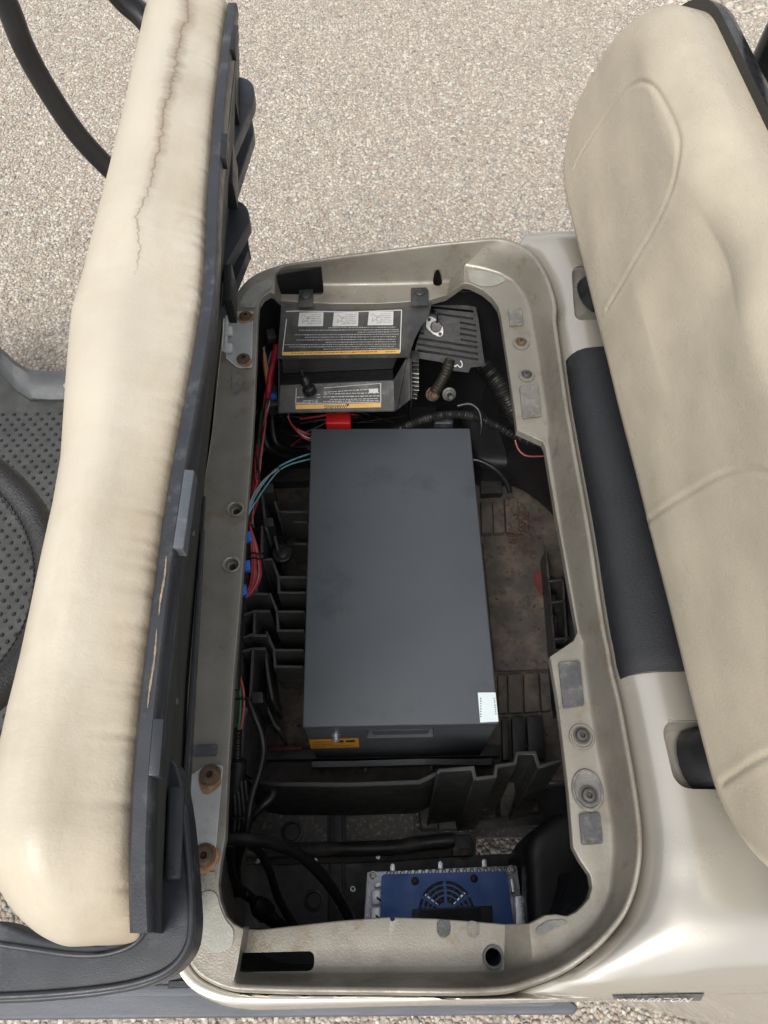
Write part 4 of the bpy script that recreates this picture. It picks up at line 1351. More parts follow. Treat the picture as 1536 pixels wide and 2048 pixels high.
# left comb of upright ribs
ZR = .315
for px, z, h in (([(557, 1023), (617, 1023)], .30, .12), ([(585, 1043), (614, 1043)], .27, .10), ([(585, 1087), (614, 1087)], .26, .09),
                 ([(543, 1116), (557, 1154), (613, 1154)], ZR, .14), ([(557, 1154), (558, 1185), (612, 1185)], ZR, .14), ([(539, 1185), (554, 1223), (609, 1223)], ZR, .14), ([(554, 1223), (556, 1261), (608, 1261)], ZR, .14),
                 ([(532, 1262), (548, 1300), (607, 1300)], ZR, .14), ([(548, 1300), (550, 1333), (606, 1333)], ZR, .14),
                 ([(483, 1198), (508, 1186), (536, 1188)], .34, .18), ([(483, 1232), (507, 1222), (540, 1222)], .34, .18), ([(509, 1222), (508, 1271), (534, 1271)], .34, .18), ([(485, 1276), (505, 1268), (508, 1271)], .34, .18), ([(484, 1303), (506, 1297), (532, 1297)], .34, .18),
                 ([(506, 1297), (503, 1350), (500, 1398)], .345, .2), ([(530, 1300), (536, 1350), (545, 1400)], .31, .14), ([(515, 1118), (545, 1118)], .335, .17), ([(517, 1118), (515, 1150), (512, 1186)], .335, .17),
                 ([(524, 988), (530, 1045), (533, 1060)], .36, .2), ([(524, 1050), (523, 1116)], .355, .2), ([(545, 990), (556, 1022)], .33, .16), ([(545, 1055), (556, 1100)], .32, .16),
                 ([(500, 1398), (487, 1434), (481, 1524), (486, 1548), (505, 1560)], .37, .22), ([(528, 1402), (550, 1450), (560, 1460)], .29, .13)):
    wallstrip('tray_rib', px, z, h, .0055, M_RIB, tray)
for px, z in (([(526, 968), (546, 966), (548, 984), (528, 986)], .366), ([(527, 1036), (546, 1035), (548, 1052), (528, 1053)], .362), ([(503, 1384), (525, 1383), (527, 1405), (504, 1407)], .35)):
    slab('tray_post', px, z, z - .16, M_BLACKD, tray, .002)
# front lip and the stepped end bracket
wallstrip('tray_lip', [(486, 1548), (505, 1562), (540, 1568), (700, 1569), (838, 1564), (874, 1547)], .37, .2, .008, M_LIP, tray, (0, -.018))
wallstrip('end_bracket', [(874, 1547), (880, 1541), (946, 1535), (950, 1557), (990, 1553), (993, 1532), (1030, 1527), (1034, 1506), (1070, 1505), (1078, 1533), (1124, 1520)], .45, .33, .0062, M_LIP, tray, (0, -.035))
for px, z0 in (([(884, 1560), (942, 1556), (944, 1640), (890, 1644)], .30), ([(954, 1572), (988, 1569), (992, 1640), (958, 1642)], .28), ([(997, 1550), (1028, 1547), (1036, 1634), (1002, 1637)], .31), ([(1038, 1528), (1068, 1526), (1078, 1628), (1046, 1632)], .32)):
    a, b, c_, d = px
    q = [P(a[0], a[1], z0 + .03), P(b[0], b[1], z0 + .03), P(c_[0], c_[1], .115), P(d[0], d[1], .115)]
    prism('bracket_flute', q, (0, .012, -.01), M_DUST, tray, .002, 1)
slab('bracket_foot', [(876, 1640), (1085, 1626), (1090, 1650), (878, 1660)], .125, .10, M_BLACKD, tray, .003)
lathe('bracket_boss', [(.012, 0), (.012, .004), (.009, .005), (.006, .004)], P(966, 1610, .20), (0, -.75, .6), M_BLACKD, tray, 18)
# right-hand catches
wallstrip('tray_rail', [(1092, 1100), (1098, 1160), (1110, 1300), (1122, 1420)], .235, .07, .005, M_BLACKD, tray)
for v, u in ((1162, 1098), (1204, 1103), (1278, 1110), (1300, 1112)):
    wallstrip('tray_catch', [(u - 2, v), (u + 28, v - 3)], .245, .07, .0055, M_BLACKD, tray)
wallstrip('tray_rail', [(1126, 1160), (1134, 1280)], .245, .07, .005, M_BLACKD, tray)
slab('side_member', [(1122, 1150), (1165, 1150), (1190, 1420), (1136, 1420)], .20, .12, M_BLACKD, tray, .006)

slab('slot_shade', [(455, 1880), (1050, 1880), (1050, 1975), (455, 1975)], .27, .262, M_BLACK, cart, 0)  # added black sheet so the near slot looks shaded
# near floor behind the running board
ZP = .12
fpx = [(410, 1560), (831, 1583), (833, 1655), (842, 1664), (952, 1664), (952, 1710), (1050, 1706), (1075, 1905), (410, 1905)]
floor_p = slab('floor_panel', fpx, ZP, ZP - .004, M_BLACKD, cart, 0)
dustA = slab('dusty_plate', [(492, 1580), (656, 1588), (654, 1686), (474, 1688)], ZP + .006, ZP - .0015, M_DUST, floor_p, .002)
dustB = slab('dusty_plate', [(693, 1590), (828, 1586), (829, 1672), (800, 1680), (692, 1684)], ZP + .006, ZP - .0015, M_DUST, floor_p, .002)
hole_a, hole_b = (585, 1665), (628, 1801)
ca = round_cutter(*hole_a, ZP, .0145, .10)
cut(floor_p, [ca, round_cutter(*hole_b, ZP, .0125, .10)])
cut(dustA, [round_cutter(*hole_a, ZP, .0145, .10)])
for (u, v), r, dz in ((hole_a, .0145, .006), (hole_b, .0125, 0)):
    lathe('hole_rim', [(r * 1.5, dz - .001), (r * 1.45, dz + .003), (r * 1.1, dz + .004), (r * .99, dz + .002), (r * .98, -.004)], P(u, v, ZP), (0, 0, 1), M_BLACKD, floor_p, 26)
slab('floor_channel', [(658, 1592), (690, 1592), (692, 1860), (655, 1860)], ZP + .004, ZP - .001, M_BLACKD, floor_p, .0015)
slab('channel_bead', [(662, 1592), (666, 1592), (664, 1860), (659, 1860)], ZP + .008, ZP + .003, M_BLACKD, floor_p, .0015)
slab('channel_bead', [(684, 1592), (688, 1592), (690, 1860), (685, 1860)], ZP + .008, ZP + .003, M_BLACKD, floor_p, .0015)
tube('cross_tube', [P(455, 1702, ZP + .018), P(640, 1699, ZP + .018), P(780, 1696, ZP + .018), P(850, 1686, ZP + .02), P(908, 1680, ZP + .022)], .0125, M_BLACKD, floor_p, 14, 4)
st_ = slab('cross_strap', [(455, 1711), (700, 1709), (790, 1706), (905, 1695), (905, 1713), (790, 1722), (700, 1726), (455, 1730)], ZP + .010, ZP - .001, mat('brown_strap', (.045, .038, .028), .7, 0, .3, 20, .3, 200, dirt=(.09, .075, .055), damt=.35, dscale=20), floor_p, .003)
for u, v in ((515, 1722), (630, 1721), (756, 1714)):
    bolt('strap_bolt', P(u, v, ZP + .010), (0, 0, 1), .0056, M_ZINC, floor_p, socket=False, collar=False)
lathe('floor_eyelet', [(.0048, 0), (.0048, .003), (.0024, .003), (.0022, 0)], P(706, 1778, ZP), (0, 0, 1), M_ZINC, floor_p, 16)
bolt('floor_stud', P(678, 1802, ZP + .004), (0, 0, 1), .0035, M_ZINC, floor_p, socket=False, collar=False)
slab('skid_plate', [(940, 1590), (1160, 1560), (1165, 1676), (944, 1676)], .05, .035, M_DUST, cart, .004)
slab('lower_frame', [(836, 1607), (948, 1600), (1150, 1565), (1165, 1625), (1150, 1650), (948, 1655), (842, 1662)], .075, .03, M_BLACK, cart, .006)
tb = slab('frame_bracket', [(905, 1672), (938, 1670), (950, 1690), (946, 1712), (905, 1713)], ZP + .018, ZP - .004, M_BLACKD, cart, .003)
slab('bracket_mouth', [(918, 1698), (938, 1697), (938, 1711), (922, 1712)], ZP + .0225, ZP + .0175, M_RUST, tb, .002)
slab('wheel_liner', [(1062, 1668), (1110, 1628), (1240, 1600), (1260, 1900), (1060, 1880), (1052, 1700)], .335, .12, M_BLACK, cart, .045, 6)
tube('liner_peg', [P(1045, 1802, .25), P(1100, 1800, .25)], .007, M_BLACKD, cart, 10, 2)
# rear wheels, out of view under the body, added to block light
for yy in (.055, .99):
    wp = [(.0, -.09), (.10, -.09), (.105, -.075), (.17, -.08), (.205, -.075), (.215, -.05), (.215, .05), (.205, .075), (.17, .08), (.105, .075), (.10, .09), (.0, .09)]
    tw_ = lathe('rear_wheel', [(max(.001, r), h) for r, h in wp], (.70, yy, .215), (0, 1, 0), M_RUBBER, cart, 40)
# dark machinery behind the battery
slab('rear_cross_member', [(520, 935), (1110, 905), (1115, 940), (520, 965)], .20, .12, M_TRAY, cart, .008)
slab('drive_cover', [(870, 640), (1060, 640), (1090, 930), (950, 930)], .26, .10, M_BLACK, cart, .03, 4)
slab('front_cross_member', [(500, 800), (880, 800), (880, 890), (500, 900)], .28, .15, M_BLACK, cart, .02, 3)
lathe('round_cap', [(.0205, -.004), (.0205, .006), (.0175, .0075), (.0172, .003), (.0125, .003), (.0122, .0065), (.009, .008), (.001, .008)], P(565, 1107, .30), (0, -.1, 1), M_BLACK, tray, 26)
tube('cap_stem', [P(565, 1107, .30), P(565, 1107, .24)], .010, M_BLACK, tray, 12, 1)

# ------------------------------------------------------------------ lithium battery
def plane_quad(name, px, o, n, m, parent, lift=.0006, th=.0004, r=0.0):
    n = Vector(n).normalized()
    pts = [PPL(u, v, o, n) + n * (lift + th) for u, v in px]
    if r: pts = rounded(pts, r, 3)
    return prism(name, pts, n * -th, m, parent, 0, smooth=None)
def dashes(name, rows_px, o, n, m, parent, seed, hpx, lift=.0012, word=(4, 15), gap=1.6):
    """fine print: word-sized strokes on a plane; rows are (u0, u1, v0, v1)"""
    n = Vector(n).normalized()
    rr = random.Random(seed)
    V, Fc = [], []
    for u0, u1, v0, v1 in rows_px:
        u = u0
        while u < u1 - 1:
            w = min(u1 - u, rr.uniform(*word))
            b0 = len(V)
            f0, f1 = (u - u0) / (u1 - u0), (u + w - u0) / (u1 - u0)
            hh = hpx * rr.uniform(.6, 1)
            for uu, vv in ((u, v0 + (v1 - v0) * f0), (u + w, v0 + (v1 - v0) * f1), (u + w, v0 + (v1 - v0) * f1 + hh), (u, v0 + (v1 - v0) * f0 + hh)):
                V.append(PPL(uu, vv, o, n) + n * lift)
            Fc.append((b0, b0 + 3, b0 + 2, b0 + 1))
            u += w + gap
    return raw(name, V, Fc, m, parent, None)
ZB = .45
bc = [P(622, 857, ZB), P(940, 856, ZB), P(998, 1447, ZB), P(605, 1454, ZB)]
bat = empty('battery', sum(bc, Vector()) / 4 + Vector((0, 0, -.28)), 'dark grey metal battery box lying in the middle of the bay', 'battery')
cb = sum(bc, Vector()) / 4
def inset(pts, d):
    c = sum(pts, Vector()) / len(pts)
    return [p + Vector((c.x - p.x, c.y - p.y, 0)).normalized() * d for p in pts]
prism('battery_lid', bc, (0, 0, -.016), M_BATT, bat, .0032, 3)
case_t = [p + Vector((0, 0, -.0172)) for p in inset(bc, .0022)]
case = prism('battery_case', case_t, (0, 0, -.262), M_BATT, bat, .003, 2)
fo = bc[3] + (bc[3] - bc[0]).normalized() * -.0016
fn = Vector((bc[3].y - bc[2].y, bc[2].x - bc[3].x, 0)).normalized()
if fn.y > 0: fn = -fn
# recessed carry handle
hq = [PPL(u, v, fo, fn) for u, v in ((733, 1461), (867, 1458), (866, 1474), (734, 1477))]
cut(case, [prism('cutter', [p + fn * .01 for p in hq], fn * -.032, None, None, 0, smooth=None)])
prism('handle_cup', [p - fn * .019 for p in hq], fn * -.004, M_BLACK, bat, 0)
hb = [PPL(u, v, fo, fn) - fn * .002 for u, v in ((744, 1463.5), (858, 1461.5), (857, 1470.5), (745, 1473))]
prism('handle_bar', hb, fn * -.009, M_BATT, bat, .003, 3)
lab = plane_quad('orange_label', [(618, 1479), (717, 1476), (718.5, 1493), (622, 1496)], fo, fn, M_ORANGE, bat)
dashes('label_print', [(626, 664, 1483, 1482), (626, 664, 1487.5, 1486.5), (630, 708, 1491, 1489)], fo, fn, mat('brown_ink', (.25, .12, .02), .6), lab, 3, 1.4)
for px in ([(670, 1479.5), (687, 1479), (687, 1483), (670, 1483.5)], [(692, 1479), (710, 1478.5), (710, 1482.5), (692, 1483)]):
    plane_quad('label_window', px, fo, fn, M_INK, lab, .0012)
pp = PPL(672, 1470, fo, fn)
lathe('charge_port', [(.0085, 0), (.0085, .002), (.0058, .003), (.0058, .007), (.0066, .0075), (.0066, .010), (.004, .0105), (.0035, .006)], pp, fn, M_ALU, bat, 22)
dashes('vent_print', [(668, 770, 1459.5, 1458)], fo, fn, M_GREYP, bat, 5, .8, word=(1, 3), gap=3)
# terminals on the back edge
for name, ua, ub, va, m in (('red_terminal_cover', 652, 702, 836, M_RED), ('black_terminal_cover', 868, 906, 831, M_NAVY)):
    a, b = P(ua, 857, ZB - .012), P(ub, 857, ZB - .012)
    dz, dy = .026, .026
    a.z = b.z = ZB - .001
    pts = [a + Vector((0, .002, 0)), b + Vector((0, .002, 0)), b + Vector((0, dy, 0)), b + Vector((-.004, dy + .006, 0)), a + Vector((.004, dy + .006, 0)), a + Vector((0, dy, 0))]
    prism(name, [p + Vector((0, 0, .004)) for p in pts], (0, 0, -.05), m, bat, .004, 3)
# pale sticker at the near right corner of the lid
stk = slab('serial_sticker', [(955.5, 1385), (991, 1385), (997, 1443), (960.5, 1445)], ZB + .0006, ZB + .0001, M_CYAN, bat, 0)
dashes('sticker_print', [(960, 962.8, 1396 + k * 5.2, 1396 + k * 5.2) for k in range(8)] + [(987.0 + k * .5, 989.4 + k * .5, 1396 + k * 4.4, 1396 + k * 4.4) for k in range(8)], Vector((0, 0, ZB)), (0, 0, 1), M_INKG, stk, 8, 3.0, .001, (3, 4), 2)
# foot bracket with bolts
fb = fo + fn * .010
brk = plane_quad('foot_bracket', [(627, 1523), (985, 1517), (984, 1556), (630, 1558)], fb, fn, M_BATT, bat, 0, .004)
plane_quad('bracket_flange', [(624, 1519.5), (700, 1518.5), (850, 1514), (982, 1515), (985, 1519), (850, 1518), (700, 1522), (625, 1523.5)], fb, fn, M_BATT, bat, .003, .010)
plane_quad('bracket_rib', [(696, 1523), (701, 1523), (701, 1556), (697, 1556)], fb, fn, M_BLACK, bat, .001, .003)
for u, v in ((730, 1524), (861, 1522)):
    lathe('stud', [(.0052, 0), (.0052, .004), (.0042, .0045), (.0042, .008), (.003, .0085), (.003, .013)], PPL(u, v, fb, fn) + fn * .003, (0, -.7, -.3), M_ZINC, bat, 12)
for u, v in ((616, 1459.5), (990, 1452.5)):
    bolt('lid_screw', PPL(u, v, fo, fn) + fn * .0012, fn, .0022, M_BLACK, bat, collar=False)
hexbolt('foot_bolt', PPL(653, 1545, fb, fn) + fn * .001, fn, .0078, M_GOLD, bat)

# ------------------------------------------------------------------ charger
ZH = .30
chg = empty('battery_charger', P(890, 1810, ZH - .08), 'silver finned charger with blue fan plate by the near edge of the bay', 'charger')
basep = slab('base_plate', [(734, 1744), (1034, 1731), (1056, 1900), (724, 1900)], ZH - .026, ZH - .032, M_ALU, chg, .0015)
slab('heat_sink', [(764, 1752), (1014, 1744), (1036, 1900), (756, 1900)], ZH - .004, ZH - .027, M_ALU, chg, .003)
k = 0
for j in range(17):
    u = 770 + j * 14.3
    v = 1745.5 - (u - 770) * .030
    w = 8.0
    sl = (u - 885) * .10
    a = [P(u - sl * .4, v - 4, ZH - .008), P(u + w - sl * .4, v - 4.3, ZH - .008), P(u + w + sl * .2, v + 12, ZH - .0045), P(u + sl * .2, v + 12, ZH - .0045)]
    prism('heat_fin', a, (0, 0, -.020), M_ALU, chg, .0022, 3)
for px in ([(742, 1780), (763, 1779), (762, 1810), (742, 1811)], [(741, 1815), (762, 1814), (761, 1880), (740, 1880)], [(748, 1765), (766, 1762), (764, 1774), (750, 1776)], [(1020, 1757), (1029, 1757), (1033, 1786), (1024, 1786)]):
    slab('side_rib', px, ZH - .010, ZH - .027, M_ALU, chg, .002)
for (u, v) in ((757, 1800), (755, 1836)):
    prism('dark_wedge', [P(u - 4, v - 8, ZH - .0094), P(u + 6, v, ZH - .0094), P(u + 6, v + 5, ZH - .0094), P(u - 4, v - 2, ZH - .0094)], (0, 0, -.0003), M_INK, chg, 0)  # flat dark wedge laid on the rib, not cut in
for u, v in ((785, 1735), (881, 1730), (969, 1726)):
    c = P(u, v + 8, ZH - .022)
    d = (P(u, v - 10, ZH - .022) - c)
    n_ = Vector((-d.y, d.x, 0)).normalized() * .0042
    t = d.normalized()
    pts = [c - n_, c - n_ + d * .6] + [c + d * .6 + (t * math.sin(a) * .0042 - n_ * math.cos(a)) for a in [math.pi * q / 8 for q in range(1, 8)]] + [c + n_ + d * .6, c + n_]
    prism('mount_tab', pts, (0, 0, -.006), M_ALU, chg, .0015, 2)
for u, v in ((746, 1751), (1024, 1739)):
    bolt('base_bolt', P(u, v, ZH - .026), (0, 0, 1), .0055, M_ZINC, chg)
plate_b = slab('fan_plate', [(763, 1753), (768, 1748.5), (1008, 1742), (1013, 1745), (1034, 1900), (758, 1900)], ZH, ZH - .0022, M_BLUE, chg, .0)
fc = P(893, 1823, ZH)
FR = .0440
cut(plate_b, [prism('cutter', [fc + Vector((math.cos(a) * FR, math.sin(a) * FR, .006)) for a in [2 * math.pi * q / 48 for q in range(48)]], (0, 0, -.014), None, None, 0, smooth=None)])
def ring(r0, r1, z0, z1, m, name):
    prof = [(r0, z0), (r1, z0), (r1, z1), (r0, z1)]
    n = 56
    rows_ = [[fc + Vector((math.cos(2 * math.pi * q / n) * r, math.sin(2 * math.pi * q / n) * r, z)) for r, z in prof] for q in range(n)]
    return loft(name, rows_, m, chg, close_rows=True, close_cols=True, smooth=30)
for r in (.0365, .0290, .0215):
    ring(r, r + .0026, -.0021, -.0001, M_BLUE, 'grille_ring')
ring(.0002, .0135, -.0021, -.0001, M_BLUE, 'grille_hub')
for an in (90, 30, 150, 210, 270, 330):
    a = math.radians(an)
    d, n_ = Vector((math.cos(a), math.sin(a), 0)), Vector((-math.sin(a), math.cos(a), 0)) * .0022
    prism('grille_spoke', [fc + d * .012 - n_ + Vector((0, 0, -.0002)), fc + d * (FR + .001) - n_ + Vector((0, 0, -.0002)), fc + d * (FR + .001) + n_ + Vector((0, 0, -.0002)), fc + d * .012 + n_ + Vector((0, 0, -.0002))], (0, 0, -.0015), M_BLUE, chg, 0)
lathe('fan_well', [(FR + .001, -.0035), (FR + .001, -.0030), (.001, -.0030)], fc, (0, 0, 1), M_INK, chg, 40)
for q in range(14):
    a = 2 * math.pi * q / 14 + .2
    d, e = Vector((math.cos(a), math.sin(a), 0)), Vector((math.cos(a + .3), math.sin(a + .3), 0))
    prism('fan_blade', [fc + d * .016 + Vector((0, 0, -.0027)), fc + d * .041 + Vector((0, 0, -.0027)), fc + (d * .7 + e * .3) * .041 + Vector((0, 0, -.0027)), fc + (d * .7 + e * .3) * .016 + Vector((0, 0, -.0027))], (0, 0, -.0002), M_ALU if q % 2 else M_BOLTD, chg, 0)
for u, v in ((830, 1762), (948, 1757)):
    bolt('plate_screw', P(u, v, ZH), (0, 0, 1), .0052, M_BLACK, chg)
slab('fan_cable_block', [(826, 1818), (985, 1811), (987, 1900), (826, 1900)], ZH + .016, ZH + .001, M_BLACK, chg, .002)
slab('block_face', [(838, 1821), (962, 1815), (963, 1900), (838, 1900)], ZH + .0185, ZH + .012, mat('matt_black', (.02, .02, .02), .75), chg, .001)
side = slab('side_cover', [(1030, 1792), (1046, 1790.5), (1051, 1797), (1060, 1900), (1034, 1900)], ZH - .010, ZH - .026, M_ALU, chg, .002)
text_obj('side_lettering', 'TENSOR', P(1046.5, 1822, ZH - .0098), P(1047.5, 1860, .29) - P(1043.5, 1790, .29), P(1060, 1822, .29) - P(1040, 1822, .29), .0065, M_INK, chg, .0004, sx=1.05)

# ------------------------------------------------------------------ controller cover
ctl = empty('controller_cover', P(690, 700, .45), 'black controller cover carrying printed warning labels below the far rim', 'controller cover')
co, cn = P(690, 612, .645), Vector((0, -.78, .626)).normalized()
upx = [(562, 604), (700, 600), (862, 596), (863, 612), (857, 634), (842, 655), (829, 680), (822, 702), (820, 716), (700, 717), (554, 719), (556, 690), (560, 640)]
prism('label_panel', [PPL(u, v, co, cn) for u, v in upx], cn * -.006, M_BLACKD, ctl, .0022, 2)
lo, ln = P(660, 797, .525), Vector((0, -.55, .835)).normalized()
UL, UR = PPL(556, 719, co, cn), PPL(814, 716, co, cn)
FL, FR_, BR, BL_ = PPL(560, 770, lo, ln), PPL(788, 760, lo, ln), PPL(790, 823, lo, ln), PPL(556, 827, lo, ln)
def quad_plate(name, pts, th, m):
    n = (pts[1] - pts[0]).cross(pts[3] - pts[0]).normalized()
    return prism(name, pts, n * th, m, ctl, .001, 1)
rec = Vector((0, .05, -.028))
quad_plate('pocket_back', [UL + Vector((0, .05, .0)), UR + Vector((0, .05, .0)), FR_ + rec, FL + rec], .003, M_BLACK)
quad_plate('pocket_gap', [FL + rec, FR_ + rec, FR_, FL], .003, M_BLACK)
quad_plate('pocket_floor', [FL, FR_, BR, BL_], .003, M_BLACKD)
quad_plate('pocket_side', [UR, PPL(820, 716, co, cn), BR + Vector((.03, .012, .02)), BR], .003, M_BLACKD)
quad_plate('pocket_side', [UR, FR_, BR, BR + Vector((.004, 0, .01))], .003, M_BLACKD)
quad_plate('front_skirt', [BL_, BR, BR + Vector((0, .03, -.035)), BL_ + Vector((0, .03, -.035))], .003, M_BLACK)
quad_plate('side_skirt', [PPL(820, 716, co, cn), BR + Vector((.03, .012, .02)), BR + Vector((.03, .05, -.1)), PPL(820, 716, co, cn) + Vector((0, .06, -.1))], .003, M_BLACK)
quad_plate('side_skirt', [UL, BL_, BL_ + Vector((0, .05, -.1)), UL + Vector((0, .06, -.1))], .003, M_BLACK)
lathe('pocket_plug', [(.013, -.002), (.0125, .008), (.009, .011), (.0085, .018), (.010, .020), (.009, .028), (.004, .034), (.0035, .044), (.005, .046), (.004, .052)], PPL(620, 783, lo, ln), (-.25, .25, .9), M_RUBBER, ctl, 16)
# upper label
ol = []
plane_quad('label_border', [(572, 622), (592, 621), (700, 623), (803, 619), (803, 620.6), (700, 624.8), (592, 622.8), (572, 623.6)], co, cn, M_WHITE, ctl)
plane_quad('label_border', [(802.2, 620), (804, 620), (801, 704), (799.2, 704)], co, cn, M_WHITE, ctl)
plane_quad('label_border', [(572.5, 638), (574, 638), (566.3, 703), (564.6, 703)], co, cn, M_WHITE, ctl)
amb = plane_quad('label_amber_strip', [(564, 704), (800, 699), (800, 706.5), (564.5, 710.5)], co, cn, M_YELLOW, ctl)
for u0, u1, v0 in ((598, 646, 625), (667, 716, 625), (737, 786, 623)):
    pb = plane_quad('pictogram', [(u0 + 1, v0), (u1 + 1, v0 - .5), (u1, v0 + 27), (u0 - 2, v0 + 27.5)], co, cn, M_WHITE, ctl)
    dashes('pictogram_print', [(u0 + 24 - (k % 3) * 4, u1 - 3, v0 + 4 + 3.6 * k, v0 + 3.6 + 3.6 * k) for k in range(6)], co, cn, M_GREYP, pb, u0, 1.2)
    sk = [(u0 + 5, v0 + 8), (u0 + 10, v0 + 4), (u0 + 13, v0 + 9), (u0 + 20, v0 + 9), (u0 + 16, v0 + 13), (u0 + 18, v0 + 19), (u0 + 13, v0 + 16), (u0 + 7, v0 + 21), (u0 + 9, v0 + 13)]
    tube('pictogram_line', [PPL(u, v, co, cn) + cn * .0012 for u, v in sk], .0004, M_GREYP, pb, 4, 2)
zr = lambda x, y: (540 + x / 5.486, 600 + y / 5.486)
prn = []
for x0, x1, y in ((640, 1375, 300), (320, 1410, 328), (965, 1415, 350), (275, 1415, 378), (385, 1380, 405), (290, 1375, 434), (610, 1380, 460), (160, 1380, 487), (210, 1360, 511), (590, 1410, 534)):
    (u0, v0), (u1, v1) = zr(x0, y), zr(x1, y - 8)
    prn.append((u0, u1, v0, v1))
dashes('label_print', prn, co, cn, mat('worn_white_print', (.36, .36, .35), .6, 0, .35, 60), ctl, 21, 1.6, word=(1.5, 6), gap=1.0)
dashes('strip_print', [(582, 756, 705.5, 702)], co, cn, mat('brown_ink', (.25, .12, .02), .6), amb, 4, 2.2, .0016, (3, 9), 1.4)
dn_ = (PPL(700, 700, co, cn) - PPL(700, 640, co, cn)).normalized()
text_obj('label_heading', 'WARNING', PPL(781, 702.8, co, cn), Vector((-1, 0, -.01)), dn_, .0042, M_INK, amb, .0016)
# lower label
for px in ([(592, 776), (593.2, 776), (592.2, 808), (591, 808)], [(760.5, 766), (762, 766), (762.3, 805), (760.8, 805)], [(592, 807), (762, 803.6), (762, 804.8), (592, 808.2)], [(648, 775.5), (761, 766.4), (761, 767.2), (648, 776.5)]):
    plane_quad('label_border', px, lo, ln, M_WHITE, ctl)
amb2 = plane_quad('label_orange_strip', [(591, 809.5), (762, 806), (762.5, 814.5), (591.5, 818.5)], lo, ln, M_YELLOW, ctl)
dashes('label_print', [(648, 738, 784, 778), (648, 759, 787.5, 785), (646, 759, 793.5, 791), (660, 758, 799, 796.5), (646, 758, 802.5, 800.5), (606, 638, 801.5, 799.5), (594, 638, 805, 803), (594, 608, 794, 793.5), (634, 641, 789, 788.5), (634, 641, 794.5, 794)], lo, ln, M_WHITE, ctl, 9, 1.6, word=(3, 9))
plane_quad('pictogram', [(738, 778), (756, 777), (756, 785), (738, 786)], lo, ln, M_WHITE, ctl)
dn2 = (PPL(680, 815, lo, ln) - PPL(680, 780, lo, ln)).normalized()
text_obj('label_heading', 'WARNING', PPL(671, 813, lo, ln), Vector((-1, 0, -.02)), dn2, .0088, M_INK, amb2, .0016, sx=1.0, bold=.01)
plane_quad('warning_triangle', [(692, 808.2), (699, 808), (695.6, 814)], lo, ln, M_INK, amb2, .0014)
# tabs that hook the cover over the rim flange
for px, ru, rv in (([(598, 579), (626, 578), (626, 612), (595, 613)], 611, 591), ([(822, 575), (852, 574), (857, 580), (857, 610), (822, 611)], 840, 584)):
    tb_ = slab('hook_tab', px, ZF + .0065, ZF + .002, M_BLACKD, ctl, .0015)
    lathe('tab_rivet', [(.0098, 0), (.0095, .002), (.007, .0035), (.003, .004), (.002, .003)], P(ru, rv, ZF + .0065), (0, 0, 1), M_BLACKD, tb_, 18)

# slotted heat-sink cover with thermostat
ho, hn = P(890, 665, .56), Vector((.02, -.70, .714)).normalized()
hsk = empty('heat_sink_cover', P(900, 670, .45), 'slotted black heat sink plate with silver thermostat beside the warning labels', 'heat sink')
hpx = [(826, 715), (836, 676), (850, 640), (852, 602), (905, 606), (952, 614), (957, 640), (970, 732), (941, 735), (937, 745), (902, 741), (894, 731), (882, 724)]
hpl = prism('slotted_plate', [PPL(u, v, ho, hn) for u, v in hpx], hn * -.004, mat('heat_sink_black', (.013, .013, .014), .5, 0, .3, 30, .2, 300, dirt=(.06, .056, .05), damt=.2, dscale=24), hsk, 0)
sl = [(834, 676.5, 955, 695, 1.9), (834, 688.5, 956, 708, 1.9), (834, 700.5, 957, 719.5, 1.9), (920, 645, 952, 651, 1.8), (920, 656.5, 953, 662.5, 1.8), (920, 667.5, 953, 673.5, 1.8), (921, 679, 955, 685, 1.6), (860, 614, 947, 623, 1.8), (860, 626, 947, 638, 1.8), (838, 656, 846, 657, 1.6), (838, 666, 848, 667.5, 1.6)]
cs = []
for u0, v0, u1, v1, h in [(a, b, c, d, e * 1.3) for a, b, c, d, e in sl]:
    q = [PPL(u0, v0 - h, ho, hn), PPL(u1, v1 - h, ho, hn), PPL(u1, v1 + h, ho, hn), PPL(u0, v0 + h, ho, hn)]
    cs.append(prism('cutter', [p + hn * .01 for p in rounded(q, .0018, 3)], hn * -.03, None, None, 0, smooth=None))
cut(hpl, cs)
plane_quad('sink_back', [(832, 700), (850, 610), (950, 618), (962, 728)], ho - hn * .016, hn, M_INK, hsk, 0, .002)
tc_ = PPL(871, 653, ho, hn)
plane_quad('thermostat_flange', [(853, 636), (861, 632), (872, 638), (886, 655), (886, 670), (879, 674), (866, 668), (852, 655)], ho, hn, M_STEEL, hsk, .0006, .0016, .004)
lathe('thermostat_can', [(.0105, 0), (.0105, .010), (.0095, .0115), (.004, .012)], tc_ + hn * .0018, hn, M_BOLTD, hsk, 22)
for u, v in ((858, 639), (880, 668)):
    bolt('flange_screw', PPL(u, v, ho, hn) + hn * .002, hn, .0034, M_RUST, hsk, collar=False)
for du in (0, 4):
    tube('sensor_lead', [PPL(857, 616 + du, ho, hn) + hn * .01, PPL(866, 620 + du, ho, hn) + hn * .02, PPL(872, 630, ho, hn) + hn * .022, PPL(873 - du * .3, 645, ho, hn) + hn * .014], .0014, M_RUBBER, hsk, 8, 6)
tube('paint_pen_mark', [PPL(u, v, ho, hn) + hn * .0006 for u, v in ((896, 719), (901, 725), (905, 729), (911, 733), (914, 729.5), (920, 734.5), (924, 732), (924, 727), (921, 721))], .0010, M_CHALK, hsk, 6, 4, flat=.4, up=hn)
